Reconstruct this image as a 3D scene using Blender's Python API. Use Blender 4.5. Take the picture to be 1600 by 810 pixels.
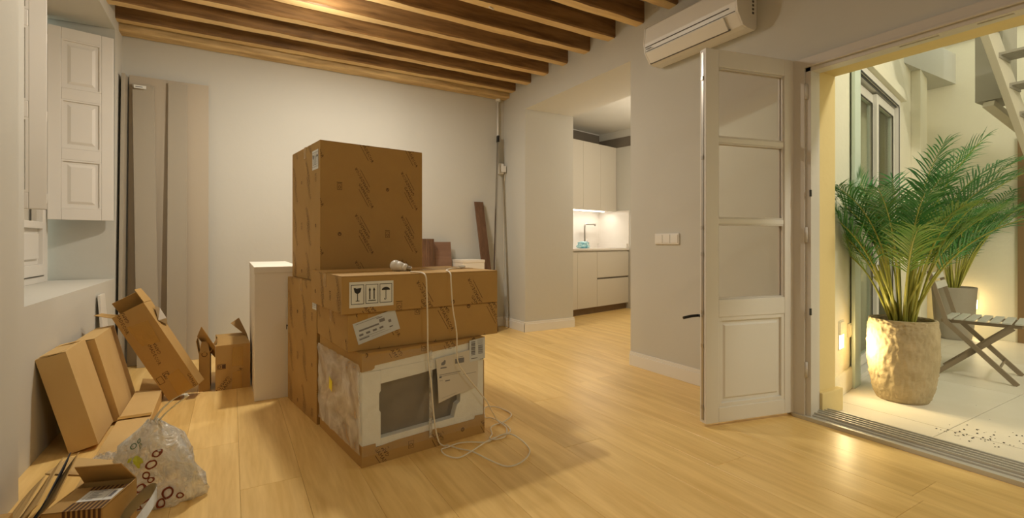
import bpy, bmesh, math, random
from mathutils import Vector, Matrix, Euler, noise
from math import radians as R, sin, cos, pi
random.seed(4)
scn = bpy.context.scene
for o in list(bpy.data.objects): bpy.data.objects.remove(o)
C = scn.collection

# ---------------------------------------------------------------- camera
cam = bpy.data.cameras.new('camera'); co = bpy.data.objects.new('camera', cam); C.objects.link(co)
co.location = (0, 0, 1.05); co.rotation_euler = (R(90), 0, R(-30.2))
cam.sensor_width = 36; cam.lens = 36*752/1600; cam.shift_y = -26/1600; cam.clip_start = .05
scn.camera = co
# ---------------------------------------------------------------- world, exposure
w = bpy.data.worlds.new('world'); scn.world = w; w.use_nodes = True
w.node_tree.nodes['Background'].inputs[0].default_value = (.88, .90, .72, 1)
w.node_tree.nodes['Background'].inputs[1].default_value = 1.0
vs = scn.view_settings
vs.view_transform = 'Standard'; vs.look = 'None'; vs.gamma = 1; vs.exposure = 0.1; vs.use_curve_mapping = False
scn.cycles.max_bounces = 10; scn.cycles.diffuse_bounces = 6; scn.cycles.transparent_max_bounces = 12
scn.cycles.caustics_reflective = False; scn.cycles.caustics_refractive = False
# ---------------------------------------------------------------- lamps
def point(name, loc, watts, col, rad=.04):
    l = bpy.data.lights.new(name, 'POINT'); l.energy = watts; l.color = col; l.shadow_soft_size = rad
    o = bpy.data.objects.new(name, l); C.objects.link(o); o.location = loc; return o
def area(name, loc, rot, sx, sy, watts, col):
    l = bpy.data.lights.new(name, 'AREA'); l.shape = 'RECTANGLE'; l.size = sx; l.size_y = sy; l.energy = watts; l.color = col
    o = bpy.data.objects.new(name, l); C.objects.link(o); o.location = loc; o.rotation_euler = rot; return o
WARM = (1, .905, .75)
def disc(name, loc, watts, col, size):
    l = bpy.data.lights.new(name, 'AREA'); l.shape = 'DISK'; l.size = size; l.energy = watts; l.color = col
    o = bpy.data.objects.new(name, l); C.objects.link(o); o.location = loc; return o
disc('downlight_over_boxes', (.57, 3.71, 2.872), 31, WARM, .10)
disc('downlight_by_opening', (1.30, 4.15, 2.872), 14, WARM, .10)
disc('fill_behind_camera', (1.0, -.7, 2.872), 16, WARM, .5)  # added soft fill, no fitting there; lifts the faces turned to the camera
disc('fill_by_window', (-.40, 2.6, 2.872), 3.5, WARM, .25)  # added fill to brighten the left box faces and left floor
point('bulb_between_beams', (.57, 3.70, 2.72), 15, WARM, .07)
point('kitchen_fill', (4.75, 4.1, 2.05), 36, (1, .86, .68), .06)  # added unseen light, hung low to even out the kitchen ceiling
area('strip_under_cabinets', (4.70, 5.86, 1.535), (0, 0, R(11.8)), 1.2, .04, 3.5, (1, .9, .76))
point('patio_fill', (3.75, -1.1, 2.95), 125, (1, .93, .76), .10)  # added out-of-view light that brightens the patio
GLOW = (1, .76, .38)

# ---------------------------------------------------------------- materials
def nodes(m):
    m.use_nodes = True; nt = m.node_tree; return nt, nt.nodes, nt.links, nt.nodes['Principled BSDF']
def mat(name, col, rough=.6, metal=0, noise=None, bump=None, spec=.5, coords='Object'):
    """noise=(scale, colour2, contrast) ; bump=(scale, strength)"""
    m = bpy.data.materials.new(name); nt, N, L, b = nodes(m)
    b.inputs['Base Color'].default_value = (*col, 1); b.inputs['Roughness'].default_value = rough
    b.inputs['Metallic'].default_value = metal; b.inputs['Specular IOR Level'].default_value = spec
    tc = N.new('ShaderNodeTexCoord')
    if noise:
        n = N.new('ShaderNodeTexNoise'); n.inputs['Scale'].default_value = noise[0]; n.inputs['Detail'].default_value = 5
        r = N.new('ShaderNodeValToRGB'); r.color_ramp.elements[0].position = .5-noise[2]; r.color_ramp.elements[1].position = .5+noise[2]
        r.color_ramp.elements[0].color = (*col, 1); r.color_ramp.elements[1].color = (*noise[1], 1)
        L.new(tc.outputs[coords], n.inputs['Vector']); L.new(n.outputs['Fac'], r.inputs['Fac']); L.new(r.outputs['Color'], b.inputs['Base Color'])
    if bump:
        n = N.new('ShaderNodeTexNoise'); n.inputs['Scale'].default_value = bump[0]; n.inputs['Detail'].default_value = 6
        bp = N.new('ShaderNodeBump'); bp.inputs['Strength'].default_value = bump[1]; bp.inputs['Distance'].default_value = .01
        L.new(tc.outputs[coords], n.inputs['Vector']); L.new(n.outputs['Fac'], bp.inputs['Height']); L.new(bp.outputs['Normal'], b.inputs['Normal'])
    return m
def wood(name, c1, c2, axis, scale=1.0, rough=.35, obj_var=.0, bump=.15, stretch=14, spec=.5):
    """grain runs along axis (0,1,2)"""
    m = bpy.data.materials.new(name); nt, N, L, b = nodes(m)
    b.inputs['Roughness'].default_value = rough; b.inputs['Specular IOR Level'].default_value = spec
    tc = N.new('ShaderNodeTexCoord'); oi = N.new('ShaderNodeObjectInfo')
    geo = N.new('ShaderNodeNewGeometry')
    mp = N.new('ShaderNodeMapping'); s = [stretch*scale]*3; s[axis] = 1.0*scale; mp.inputs['Scale'].default_value = s
    add = N.new('ShaderNodeVectorMath'); add.operation = 'ADD'
    mul = N.new('ShaderNodeMath'); mul.operation = 'MULTIPLY'; mul.inputs[1].default_value = 37
    L.new(oi.outputs['Random'], mul.inputs[0]); L.new(tc.outputs['Object'], add.inputs[0]); L.new(mul.outputs[0], add.inputs[1])
    L.new(add.outputs[0], mp.inputs['Vector'])
    n = N.new('ShaderNodeTexNoise'); n.inputs['Scale'].default_value = 1; n.inputs['Detail'].default_value = 6; n.inputs['Distortion'].default_value = .6
    L.new(mp.outputs[0], n.inputs['Vector'])
    n2 = N.new('ShaderNodeTexNoise'); n2.inputs['Scale'].default_value = 4.5; n2.inputs['Detail'].default_value = 4
    L.new(mp.outputs[0], n2.inputs['Vector'])
    mx = N.new('ShaderNodeMath'); mx.operation = 'MULTIPLY_ADD'; mx.inputs[1].default_value = .35; L.new(n2.outputs['Fac'], mx.inputs[0]); L.new(n.outputs['Fac'], mx.inputs[2])
    r = N.new('ShaderNodeValToRGB'); r.color_ramp.elements[0].position = .48; r.color_ramp.elements[1].position = .88
    r.color_ramp.elements[0].color = (*c1, 1); r.color_ramp.elements[1].color = (*c2, 1)
    L.new(mx.outputs[0], r.inputs['Fac'])
    hs = N.new('ShaderNodeHueSaturation')
    mr = N.new('ShaderNodeMapRange'); mr.inputs['To Min'].default_value = 1-obj_var; mr.inputs['To Max'].default_value = 1+obj_var
    L.new(oi.outputs['Random'], mr.inputs['Value']); L.new(mr.outputs[0], hs.inputs['Value']); L.new(r.outputs['Color'], hs.inputs['Color'])
    L.new(hs.outputs['Color'], b.inputs['Base Color'])
    bp = N.new('ShaderNodeBump'); bp.inputs['Strength'].default_value = bump; bp.inputs['Distance'].default_value = .004
    L.new(mx.outputs[0], bp.inputs['Height']); L.new(bp.outputs['Normal'], b.inputs['Normal'])
    return m
def emit(name, col, strength):
    m = bpy.data.materials.new(name); nt, N, L, b = nodes(m)
    b.inputs['Base Color'].default_value = (*col, 1); b.inputs['Emission Color'].default_value = (*col, 1); b.inputs['Emission Strength'].default_value = strength
    return m
def film(name, tint, fac, rough=.15, bump=(9, .8)):
    m = bpy.data.materials.new(name); nt, N, L, b = nodes(m)
    b.inputs['Base Color'].default_value = (*tint, 1); b.inputs['Roughness'].default_value = rough
    tr = N.new('ShaderNodeBsdfTransparent'); mx = N.new('ShaderNodeMixShader')
    tc = N.new('ShaderNodeTexCoord'); n = N.new('ShaderNodeTexNoise'); n.inputs['Scale'].default_value = bump[0]; n.inputs['Detail'].default_value = 4
    n.inputs['Distortion'].default_value = 2
    bp = N.new('ShaderNodeBump'); bp.inputs['Strength'].default_value = bump[1]; bp.inputs['Distance'].default_value = .03
    L.new(tc.outputs['Object'], n.inputs['Vector']); L.new(n.outputs['Fac'], bp.inputs['Height']); L.new(bp.outputs['Normal'], b.inputs['Normal'])
    mr = N.new('ShaderNodeMapRange'); mr.inputs['From Min'].default_value = .35; mr.inputs['From Max'].default_value = .7
    mr.inputs['To Min'].default_value = fac*.45; mr.inputs['To Max'].default_value = min(1, fac*1.5)
    L.new(n.outputs['Fac'], mr.inputs['Value']); L.new(mr.outputs[0], mx.inputs['Fac'])
    L.new(tr.outputs[0], mx.inputs[1]); L.new(b.outputs[0], mx.inputs[2])
    L.new(mx.outputs[0], N['Material Output'].inputs['Surface'])
    return m
def glassy(name, tint=(.9, .93, .9), g=.12, rough=.03):
    m = bpy.data.materials.new(name); nt, N, L, b = nodes(m)
    tr = N.new('ShaderNodeBsdfTransparent'); tr.inputs[0].default_value = (*tint, 1)
    gl = N.new('ShaderNodeBsdfGlossy'); gl.inputs['Roughness'].default_value = rough
    mx = N.new('ShaderNodeMixShader'); mx.inputs['Fac'].default_value = g
    L.new(tr.outputs[0], mx.inputs[1]); L.new(gl.outputs[0], mx.inputs[2]); L.new(mx.outputs[0], N['Material Output'].inputs['Surface'])
    return m

PLASTER = mat('plaster_white', (.60, .595, .55), .9, noise=(1.2, (.57, .565, .52), .3), bump=(14, .12))
CEILP = mat('ceiling_plaster', (.70, .66, .58), .9)
BASEW = mat('skirting_white', (.80, .79, .75), .45)
PAINT = mat('painted_joinery', (.72, .70, .66), .45)
PAINTD = mat('painted_frame_grey', (.60, .57, .53), .4)
YELLOW = mat('ochre_reveal_paint_lit', (.74, .60, .30), .85, bump=(18, .15))  # ochre paint, with warm lamp and floor bounce also put into the colour
PATIOW = mat('patio_cream_render', (.82, .79, .66), .9, noise=(1.0, (.76, .73, .60), .3), bump=(25, .35))
FLOORW = wood('oak_floor', (.76, .505, .172), (.95, .685, .285), 1, 1.3, .33, .05, .18, 12, .5)
SUBF = mat('subfloor', (.10, .06, .03), .9)
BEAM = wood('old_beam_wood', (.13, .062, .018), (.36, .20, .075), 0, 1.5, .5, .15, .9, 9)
BEAMB = wood('beam_underside_lit_wood', (.66, .45, .19), (.86, .64, .30), 0, 1.8, .45, .10, .5, 9)  # paler than the beam sides: light bounced off the floor put into the colour
BEAMPALE = wood('pale_beam_wood', (.42, .28, .12), (.72, .54, .28), 0, 2.0, .6, .05, .9, 8)
TILE = mat('limestone_tile', (.70, .65, .55), .42, noise=(2.5, (.78, .74, .66), .25), bump=(30, .05))
GROUT = mat('grout', (.30, .25, .18), .9)
CARD = mat('cardboard', (.43, .262, .082), .75, noise=(3, (.49, .305, .105), .3), bump=(60, .08))
CARDL = mat('cardboard_pale', (.59, .395, .155), .7, noise=(4, (.65, .455, .20), .3), bump=(50, .08))
CARDD = mat('cardboard_inside', (.34, .20, .07), .8)
TAPE = mat('packing_tape', (.46, .27, .07), .22, bump=(20, .3))
INK = mat('print_ink', (.09, .04, .015), .7)
BLACK = mat('black_ink', (.02, .02, .02), .6)
GREYINK = mat('grey_ink', (.20, .20, .22), .6)
STICK = mat('sticker_white', (.80, .82, .80), .4)
STICKP = mat('paper_label', (.62, .66, .70), .5)
PAPERW = mat('document_paper', (.66, .63, .58), .35, bump=(8, .2))
FOAM = mat('polystyrene', (.84, .86, .84), .7, bump=(120, .15))
WHITEC = mat('white_carton', (.80, .76, .68), .6, bump=(30, .05))
DARKU = mat('appliance_grey_film', (.19, .165, .135), .28, bump=(5, .3))
FILM = film('stretch_film', (.86, .86, .84), .50, .3, (4.5, .5))
CLEAR = film('clear_plastic', (.86, .85, .82), .40, .1, (14, 1.0))
BAGM = film('bag_plastic', (.84, .83, .78), .92, .3, (12, .7))
YEL = mat('yellow_tag', (.85, .75, .02), .5)
LIME = mat('lime_print', (.62, .66, .05), .5)
GREENI = mat('green_ink', (.05, .15, .06), .5)
RINGI = mat('ring_print_maroon', (.20, .035, .01), .5)
METAL = mat('brushed_metal', (.45, .43, .40), .3, 1)
DARKM = mat('dark_metal', (.10, .09, .08), .35, .6)
BLACKM = mat('black_metal', (.02, .02, .02), .4, .3)
ALU = mat('threshold_aluminium', (.58, .56, .50), .4, .25)
PLASTW = mat('white_plastic', (.80, .79, .75), .35)
PLASTG = mat('plastic_shadow_gap', (.12, .11, .10), .6)
CABLE = mat('white_cable', (.82, .76, .64), .5)
LACQ = mat('kitchen_lacquer', (.64, .61, .54), .35)
MARBLE = mat('pale_marble', (.80, .77, .72), .18, noise=(1.3, (.72, .68, .63), .12))
SHADEB = mat('dark_shade_band', (.13, .11, .09), .85, noise=(3, (.19, .165, .13), .3))  # soft shade above the cabinets as a colour; the grip channel uses it too
TOEK = mat('toe_kick', (.16, .10, .05), .5)
BOARDG = mat('panel_greige', (.40, .36, .29), .5)
BOARDB = mat('panel_beige', (.48, .42, .33), .5)
WALNUT = wood('walnut_offcut', (.10, .05, .025), (.19, .10, .055), 2, 2.5, .5, .1, .1, 10)
BLUEP = mat('blue_wrapping', (.10, .36, .46), .2, noise=(18, (.55, .80, .82), .12), bump=(30, 1))
SOIL = mat('potting_soil', (.035, .025, .018), .95, bump=(60, 1))
POTM = mat('rough_clay_pot', (.36, .29, .17), .85, noise=(10, (.47, .38, .24), .2), bump=(16, 1.0))
POTG = mat('grey_clay_pot', (.33, .30, .25), .85, bump=(20, .4))
LEAF = mat('palm_leaf', (.02, .15, .035), .32, noise=(6, (.065, .27, .045), .25), spec=.5)
LEAFY = mat('palm_leaf_young', (.26, .36, .05), .35, noise=(5, (.12, .30, .04), .25), spec=.6)
STEM = mat('palm_stem', (.30, .33, .05), .4, noise=(8, (.45, .42, .09), .3))
CHAIRM = mat('chair_frame_taupe', (.24, .19, .13), .5)
SLATM = mat('slat_grey_white', (.52, .52, .47), .45)
STAIRM = mat('stair_cream_paint', (.55, .51, .41), .6)
STAIRG = mat('stair_grey_cabinet', (.34, .32, .27), .6)
DOORB = mat('brown_door', (.24, .15, .07), .5)
CURT = mat('interior_beige', (.74, .62, .48), .8)
GLASS = glassy('door_glass', (.96, .95, .93), .05, .08)
GLASSG = glassy('patio_glass', (.88, .93, .90), .10, .03)
LAMPE = emit('step_light_glow', (1, .85, .55), 9)
STRIPE = emit('led_strip', (1, .92, .8), 6)
SKYG = emit('window_glow', (.72, .84, .90), .9)
DARKSH = mat('dark_fabric', (.03, .035, .05), .8)

# ---------------------------------------------------------------- mesh helpers
def nbm(): return bmesh.new()
def box(bm, x0, x1, y0, y1, z0, z1, mi=0):
    vs_ = [bm.verts.new(p) for p in ((x0,y0,z0),(x1,y0,z0),(x1,y1,z0),(x0,y1,z0),(x0,y0,z1),(x1,y0,z1),(x1,y1,z1),(x0,y1,z1))]
    fs = [bm.faces.new([vs_[i] for i in f]) for f in ((0,3,2,1),(4,5,6,7),(0,1,5,4),(1,2,6,5),(2,3,7,6),(3,0,4,7))]
    for f in fs: f.material_index = mi
    return vs_
def hexa(bm, b, t):
    """8-point solid: 4 bottom points, 4 top points, same winding"""
    vs_ = [bm.verts.new(p) for p in list(b)+list(t)]
    for f in ((0,3,2,1),(4,5,6,7),(0,1,5,4),(1,2,6,5),(2,3,7,6),(3,0,4,7)): bm.faces.new([vs_[i] for i in f])
    return vs_
def slab(bm, p, q, wdt, thk, up=(0,0,1)):
    """bar from p to q: width wdt (sideways), thickness thk (along up-ish)"""
    p, q = Vector(p), Vector(q); d = (q-p).normalized(); u = Vector(up); s = d.cross(u)
    if s.length < 1e-5: s = d.cross(Vector((0,1,0)))
    s.normalize(); t = s.cross(d).normalized(); a = s*wdt/2; b = t*thk/2
    hexa(bm, [p-a-b, p+a-b, p+a+b, p-a+b], [q-a-b, q+a-b, q+a+b, q-a+b])
def tube(bm, pts, r, seg=8, cap=True, mi=0):
    pts = [Vector(p) for p in pts]; rings = []; n = len(pts); prev = None
    for i, p in enumerate(pts):
        d = (pts[min(i+1, n-1)]-pts[max(i-1, 0)]).normalized()
        if prev is None:
            a = d.orthogonal().normalized()
        else:
            a = prev - d*prev.dot(d); a = a.normalized() if a.length > 1e-6 else d.orthogonal().normalized()
        prev = a; b = d.cross(a); rr = r[i] if isinstance(r, (list, tuple)) else r
        rings.append([bm.verts.new(p+(a*cos(2*pi*k/seg)+b*sin(2*pi*k/seg))*rr) for k in range(seg)])
    for i in range(n-1):
        for k in range(seg):
            f = bm.faces.new((rings[i][k], rings[i][(k+1)%seg], rings[i+1][(k+1)%seg], rings[i+1][k])); f.smooth = True; f.material_index = mi
    if cap:
        bm.faces.new(rings[0][::-1]).material_index = mi; bm.faces.new(rings[-1]).material_index = mi
def lathe(bm, prof, seg=32, M=None, cap=True, jitter=0):
    rings = []
    for r, z in prof:
        ring = []
        for k in range(seg):
            v = Vector((r*cos(2*pi*k/seg), r*sin(2*pi*k/seg), z))
            if jitter: v += Vector((random.uniform(-1,1), random.uniform(-1,1), random.uniform(-.3,.3)))*jitter
            ring.append(bm.verts.new(M @ v if M else v))
        rings.append(ring)
    for a, b in zip(rings, rings[1:]):
        for k in range(seg):
            f = bm.faces.new((a[k], a[(k+1)%seg], b[(k+1)%seg], b[k])); f.smooth = True
    if cap: bm.faces.new(rings[0][::-1]); bm.faces.new(rings[-1])
def poly(bm, pts, off=None, mi=0):
    f = bm.faces.new([bm.verts.new(p) for p in pts]); f.material_index = mi; return f
def extr(bm, pts, d):
    """closed prism from polygon pts extruded by vector d"""
    d = Vector(d); a = [bm.verts.new(Vector(p)) for p in pts]; b = [bm.verts.new(Vector(p)+d) for p in pts]; n = len(a)
    bm.faces.new(a[::-1]); bm.faces.new(b)
    for i in range(n): bm.faces.new((a[i], a[(i+1)%n], b[(i+1)%n], b[i]))
def spline(pts, n=6):
    P = [Vector(p) for p in pts]; out = []
    for i in range(len(P)-1):
        p0, p1, p2, p3 = P[max(i-1,0)], P[i], P[i+1], P[min(i+2, len(P)-1)]
        for k in range(n):
            t = k/n; out.append(.5*((2*p1)+(-p0+p2)*t+(2*p0-5*p1+4*p2-p3)*t*t+(-p0+3*p1-3*p2+p3)*t**3))
    out.append(P[-1]); return out
def obj(name, bm, m, parent=None, bevel=0, M=None, smooth=False, recalc=True):
    if bevel:
        bmesh.ops.bevel(bm, geom=bm.edges[:], offset=bevel, segments=2, profile=.6, affect='EDGES', clamp_overlap=True)
    if recalc: bmesh.ops.recalc_face_normals(bm, faces=bm.faces[:])
    if M is not None: bmesh.ops.transform(bm, matrix=M, verts=bm.verts[:])
    me = bpy.data.meshes.new(name); bm.to_mesh(me); bm.free()
    for x in (m if isinstance(m, (list, tuple)) else [m]): me.materials.append(x)
    if smooth:
        for p in me.polygons: p.use_smooth = True
    o = bpy.data.objects.new(name, me); C.objects.link(o)
    if parent: o.parent = parent
    return o
def tag(o, label, cat, group=None):
    o['label'] = label; o['category'] = cat
    if group: o['group'] = group
    return o
def thing(name, label, cat, loc=(0,0,0), rz=0, group=None, M=None):
    o = bpy.data.objects.new(name, None); C.objects.link(o); o.empty_display_size = .1
    if M is not None: o.matrix_world = M
    else: o.location = loc; o.rotation_euler = (0,0,rz)
    return tag(o, label, cat, group)
def struct(name, bm=None, m=None, loc=None, bevel=0):
    if bm is None:
        o = bpy.data.objects.new(name, None); C.objects.link(o)
        if loc: o.location = loc
    else: o = obj(name, bm, m, bevel=bevel)
    o['kind'] = 'structure'; return o
def bx(name, m, parent, *a, bevel=0):
    bm = nbm(); box(bm, *a); return obj(name, bm, m, parent, bevel)

_txt = {}
def text_poly(s, size):
    if s not in _txt:
        cu = bpy.data.curves.new('t', 'FONT'); cu.body = s; cu.size = 1; cu.align_x = 'CENTER'; cu.align_y = 'CENTER'; cu.resolution_u = 1
        cu.space_character = 1.08
        o = bpy.data.objects.new('t', cu); C.objects.link(o)
        dg = bpy.context.evaluated_depsgraph_get(); dg.update()
        me = bpy.data.meshes.new_from_object(o.evaluated_get(dg))
        _txt[s] = ([tuple(v.co[:2]) for v in me.vertices], [tuple(p.vertices) for p in me.polygons])
        bpy.data.objects.remove(o); bpy.data.curves.remove(cu); bpy.data.meshes.remove(me)
    v, f = _txt[s]; return [(a*size, b*size) for a, b in v], f
class Flat:
    """2-D printing collected in face coordinates then mapped onto a face"""
    def __init__(s): s.bm = bmesh.new()
    def pl(s, pts): s.bm.faces.new([s.bm.verts.new((a, b, 0)) for a, b in pts])
    def rect(s, x, y, w_, h_, ang=0, cx=None, cy=None):
        P = [(x,y),(x+w_,y),(x+w_,y+h_),(x,y+h_)]
        if ang:
            cx = x+w_/2 if cx is None else cx; cy = y+h_/2 if cy is None else cy
            P = [(cx+(a-cx)*cos(ang)-(b-cy)*sin(ang), cy+(a-cx)*sin(ang)+(b-cy)*cos(ang)) for a, b in P]
        s.pl(P)
    def frame(s, x, y, w_, h_, t):
        s.rect(x, y, w_, t); s.rect(x, y+h_-t, w_, t); s.rect(x, y+t, t, h_-2*t); s.rect(x+w_-t, y+t, t, h_-2*t)
    def text(s, t, cx, cy, size, ang=0):
        v, f = text_poly(t, size)
        vv = [s.bm.verts.new((cx+a*cos(ang)-b*sin(ang), cy+a*sin(ang)+b*cos(ang), 0)) for a, b in v]
        for q in f:
            try: s.bm.faces.new([vv[i] for i in q])
            except ValueError: pass
    def ring(s, cx, cy, r, t, n=14):
        for k in range(n):
            a, b = 2*pi*k/n, 2*pi*(k+1)/n
            s.pl([(cx+r*cos(a), cy+r*sin(a)), (cx+r*cos(b), cy+r*sin(b)), (cx+(r-t)*cos(b), cy+(r-t)*sin(b)), (cx+(r-t)*cos(a), cy+(r-t)*sin(a))])
    def clip(s, w_, h_):
        for co_, no in (((0,0,0),(-1,0,0)), ((w_,0,0),(1,0,0)), ((0,0,0),(0,-1,0)), ((0,h_,0),(0,1,0))):
            bmesh.ops.bisect_plane(s.bm, geom=s.bm.verts[:]+s.bm.edges[:]+s.bm.faces[:], plane_co=co_, plane_no=no, clear_outer=True)
    def put(s, name, m, parent, O, U, V, off=.0008):
        U, V = Vector(U).normalized(), Vector(V).normalized(); Nn = U.cross(V).normalized()
        if 'print' in name or 'tape' in name: stuff = True
        else: stuff = False
        M = Matrix((( U.x, V.x, Nn.x, O[0]), (U.y, V.y, Nn.y, O[1]), (U.z, V.z, Nn.z, O[2]), (0,0,0,1)))
        bmesh.ops.transform(s.bm, matrix=M @ Matrix.Translation((0,0,off)), verts=s.bm.verts[:])
        o = obj(name, s.bm, m, parent, recalc=False)
        if stuff and 'ring' not in name and name != 'tape': o['kind'] = 'stuff'
        return o
def stamp_pattern(w_, h_, u0, v0, pu=.30, pv=.282, ang=R(-60), size=.026, glyph=True):
    F = Flat(); d = (cos(ang), sin(ang)); n = (-d[1], d[0])
    i0 = int(-u0/pu)-2; k = 0
    for i in range(i0, i0+int(w_/pu)+5):
        for j in range(-3, int(h_/pv)+4):
            u, v = u0+i*pu, v0+j*pv-int(v0/pv)*pv
            if not (-.25 < u < w_+.25 and -.25 < v < h_+.25): continue
            F.text('GAMADECOR', u-d[0]*.046+n[0]*.014, v-d[1]*.046+n[1]*.014, size, ang+pi)
            F.text('GAMADECOR', u+d[0]*.046-n[0]*.014, v+d[1]*.046-n[1]*.014, size, ang)
            for sgn in (1, -1):
                cx, cy = u-sgn*d[0]*.05+sgn*n[0]*.034, v-sgn*d[1]*.05+sgn*n[1]*.034
                F.rect(cx-.06, cy-.0012, .12, .0024, ang)
            if glyph:
                gu = u+pu/2
                if (i+j) % 2: F.ring(gu, v, .011, .004, 10); F.rect(gu-.002, v-.002, .004, .012)
                else: F.frame(gu-.014, v-.02, .028, .036, .0018); F.ring(gu, v-.004, .009, .0025, 8); F.rect(gu-.016, v+.022, .032, .003)
    F.clip(w_, h_); return F
def handling_label(parent, O, U, V, w_, h_):
    F = Flat(); F.rect(0, 0, w_, h_); st = F.put('handling_sticker', STICK, parent, O, U, V, .0016)
    st['label'] = 'white sticker with three black handling symbols'
    F = Flat(); n = 3; g = w_*.035; cw = (w_-g*(n+1))/n; ch = h_*.76; y0 = h_*.13; t = w_*.012
    for k in range(n):
        x = g+k*(cw+g); F.frame(x, y0, cw, ch, t); cx = x+cw/2
        if k == 0:   # goblet
            F.pl([(cx-cw*.30, y0+ch*.84), (cx-cw*.22, y0+ch*.62), (cx-cw*.06, y0+ch*.54), (cx+cw*.06, y0+ch*.54), (cx+cw*.22, y0+ch*.62), (cx+cw*.30, y0+ch*.84), (cx-cw*.1, y0+ch*.80), (cx-cw*.16, y0+ch*.84)])
            F.rect(cx-cw*.03, y0+ch*.18, cw*.06, ch*.36); F.rect(cx-cw*.15, y0+ch*.15, cw*.30, ch*.04)
        elif k == 1:
            for s in (-1, 1):
                a = cx+s*cw*.17; F.rect(a-cw*.045, y0+ch*.22, cw*.09, ch*.48); F.pl([(a-cw*.10, y0+ch*.68), (a+cw*.10, y0+ch*.68), (a, y0+ch*.84)])
            F.rect(cx-cw*.3, y0+ch*.14, cw*.6, ch*.04)
        else:
            P = [(cx+cw*.34*cos(a), y0+ch*.66+ch*.16*sin(a)) for a in [pi*q/10 for q in range(11)]]; F.pl(P)
            F.rect(cx-cw*.025, y0+ch*.18, cw*.05, ch*.5); F.rect(cx-cw*.14, y0+ch*.16, cw*.14, ch*.035); F.rect(cx-cw*.14, y0+ch*.16, cw*.04, ch*.08)
    p = F.put('symbols', BLACK, st, O, U, V, .0024); return st

def carton(name, label, cat, loc, rz, W, D, H, prints=(), m=CARD, group=None, M=None, stamps=(.262, .56), tape=True, glyph=True):
    t = thing(name, label, cat, loc, rz, group, M)
    bm = nbm(); box(bm, 0, W, 0, D, 0, H-.004); obj('body', bm, m, t, .003)
    for k in range(2):
        bm = nbm(); y0, y1 = (0.001, D/2-.0015) if k == 0 else (D/2+.0015, D-.001)
        box(bm, .001, W-.001, y0, y1, H-.004, H); obj('top_flap', bm, m, t, .0012)
    if tape:
        bm = nbm(); box(bm, -.0008, W+.0008, D/2-.025, D/2+.025, H, H+.0007)
        box(bm, -.0012, -.0002, D/2-.025, D/2+.025, H-.07, H+.0007); box(bm, W+.0002, W+.0012, D/2-.025, D/2+.025, H-.07, H+.0007)
        obj('tape', bm, TAPE, t)
    for f in prints:
        if f == 'front': P = stamp_pattern(W, H, *stamps, glyph=glyph); P.put('print', INK, t, (0,0,0), (1,0,0), (0,0,1))
        if f == 'left': P = stamp_pattern(D, H, stamps[0]+.12, stamps[1]+.05, glyph=glyph); P.put('print', INK, t, (0,D,0), (0,-1,0), (0,0,1))
        if f == 'top': P = stamp_pattern(W, D, .1, .1, glyph=glyph); P.put('print', INK, t, (0,0,H), (1,0,0), (0,1,0))
    return t

# ================================================================ THE SETTING
# floor with individual planks
floor = struct('floor'); bm = nbm(); box(bm, -1.0, 3.06, -2.6, 6.8, -.12, -.016); box(bm, 3.06, 7.0, 2.2, 7.0, -.12, -.016)
sf = obj('subfloor', bm, SUBF, floor)
def plank(x0, x1, y0, y1):
    g = .0004; bm = nbm(); dz = random.uniform(-.0004, .0004)
    cx, cy = (x0+x1)/2, (y0+y1)/2; a, b = (x1-x0)/2-g, (y1-y0)/2-g
    box(bm, -a, a, -b, b, -.014, dz); bmesh.ops.bevel(bm, geom=[e for e in bm.edges if all(v.co.z > -.01 for v in e.verts)], offset=.0008, segments=1, affect='EDGES')
    o = obj('plank', bm, FLOORW, floor); o.location = (cx, cy, 0)
seams = {-1: 2.91, 0: 2.34, 6: 1.99, 9: .85}
for i in range(-4, 29):
    x0, x1 = .03+.24*i, .27+.24*i
    s0 = seams.get(i, random.uniform(0, 2.0)); L_ = 2.0
    ylo, yhi = (-2.2, 6.75) if x0 < 2.94 else (3.0 if x0 < 3.3 else 2.8, 6.9)
    x0_ = max(x0, -.86)
    if x1 < -.84: continue
    if 2.9 < x1 < 3.2 or 2.7 < x0 < 2.96:      # planks that cross the wall line
        if x0 < 2.955: 
            pass
    y = s0
    while y > ylo: y -= L_
    while y < yhi:
        a, b = max(y, ylo), min(y+L_, yhi)
        if b-a > .05:
            plank(x0_, min(x1, 3.0) if (x1 > 3.0 and x0 < 2.955 and b < 3.0) else x1, a, b)
        y += L_
# ceiling
bm = nbm(); box(bm, -1.5, 3.3, -2.6, 5.5, 3.05, 3.2); struct('ceiling', bm, CEILP)
bm = nbm(); box(bm, 3.3, 7.2, 2.2, 7.2, 2.86, 3.2); struct('ceiling_kitchen', bm, PLASTER)
# walls
bm = nbm(); box(bm, -1.5, 3.66, 5.29, 5.6, 0, 3.05); struct('wall_back', bm, PLASTER)
bm = nbm(); box(bm, -1.5, 3.4, -2.6, -2.2, 0, 3.05); struct('wall_front', bm, PLASTER)
bm = nbm()
box(bm, -1.5, -.75, -2.2, 2.70, 0, 3.05); box(bm, -1.5, -.82, 2.70, 3.02, 0, 3.05); box(bm, -1.5, -.82, 3.02, 5.0, 0, .755)
box(bm, -1.5, -.82, 3.02, 5.0, 2.78, 3.05); hexa(bm, [(-1.5,5.06,0),(-.82,5.0,0),(-.82,5.29,0),(-1.5,5.29,0)], [(-1.5,5.06,3.05),(-.82,5.0,3.05),(-.82,5.29,3.05),(-1.5,5.29,3.05)])
struct('wall_left', bm, PLASTER)
bm = nbm()
box(bm, 2.96, 3.27, 1.60, 3.06, 0, 3.05); box(bm, 2.96, 3.27, -2.2, -.12, 0, 3.05); box(bm, 2.96, 3.27, -.12, 1.60, 2.10, 3.05)
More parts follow.
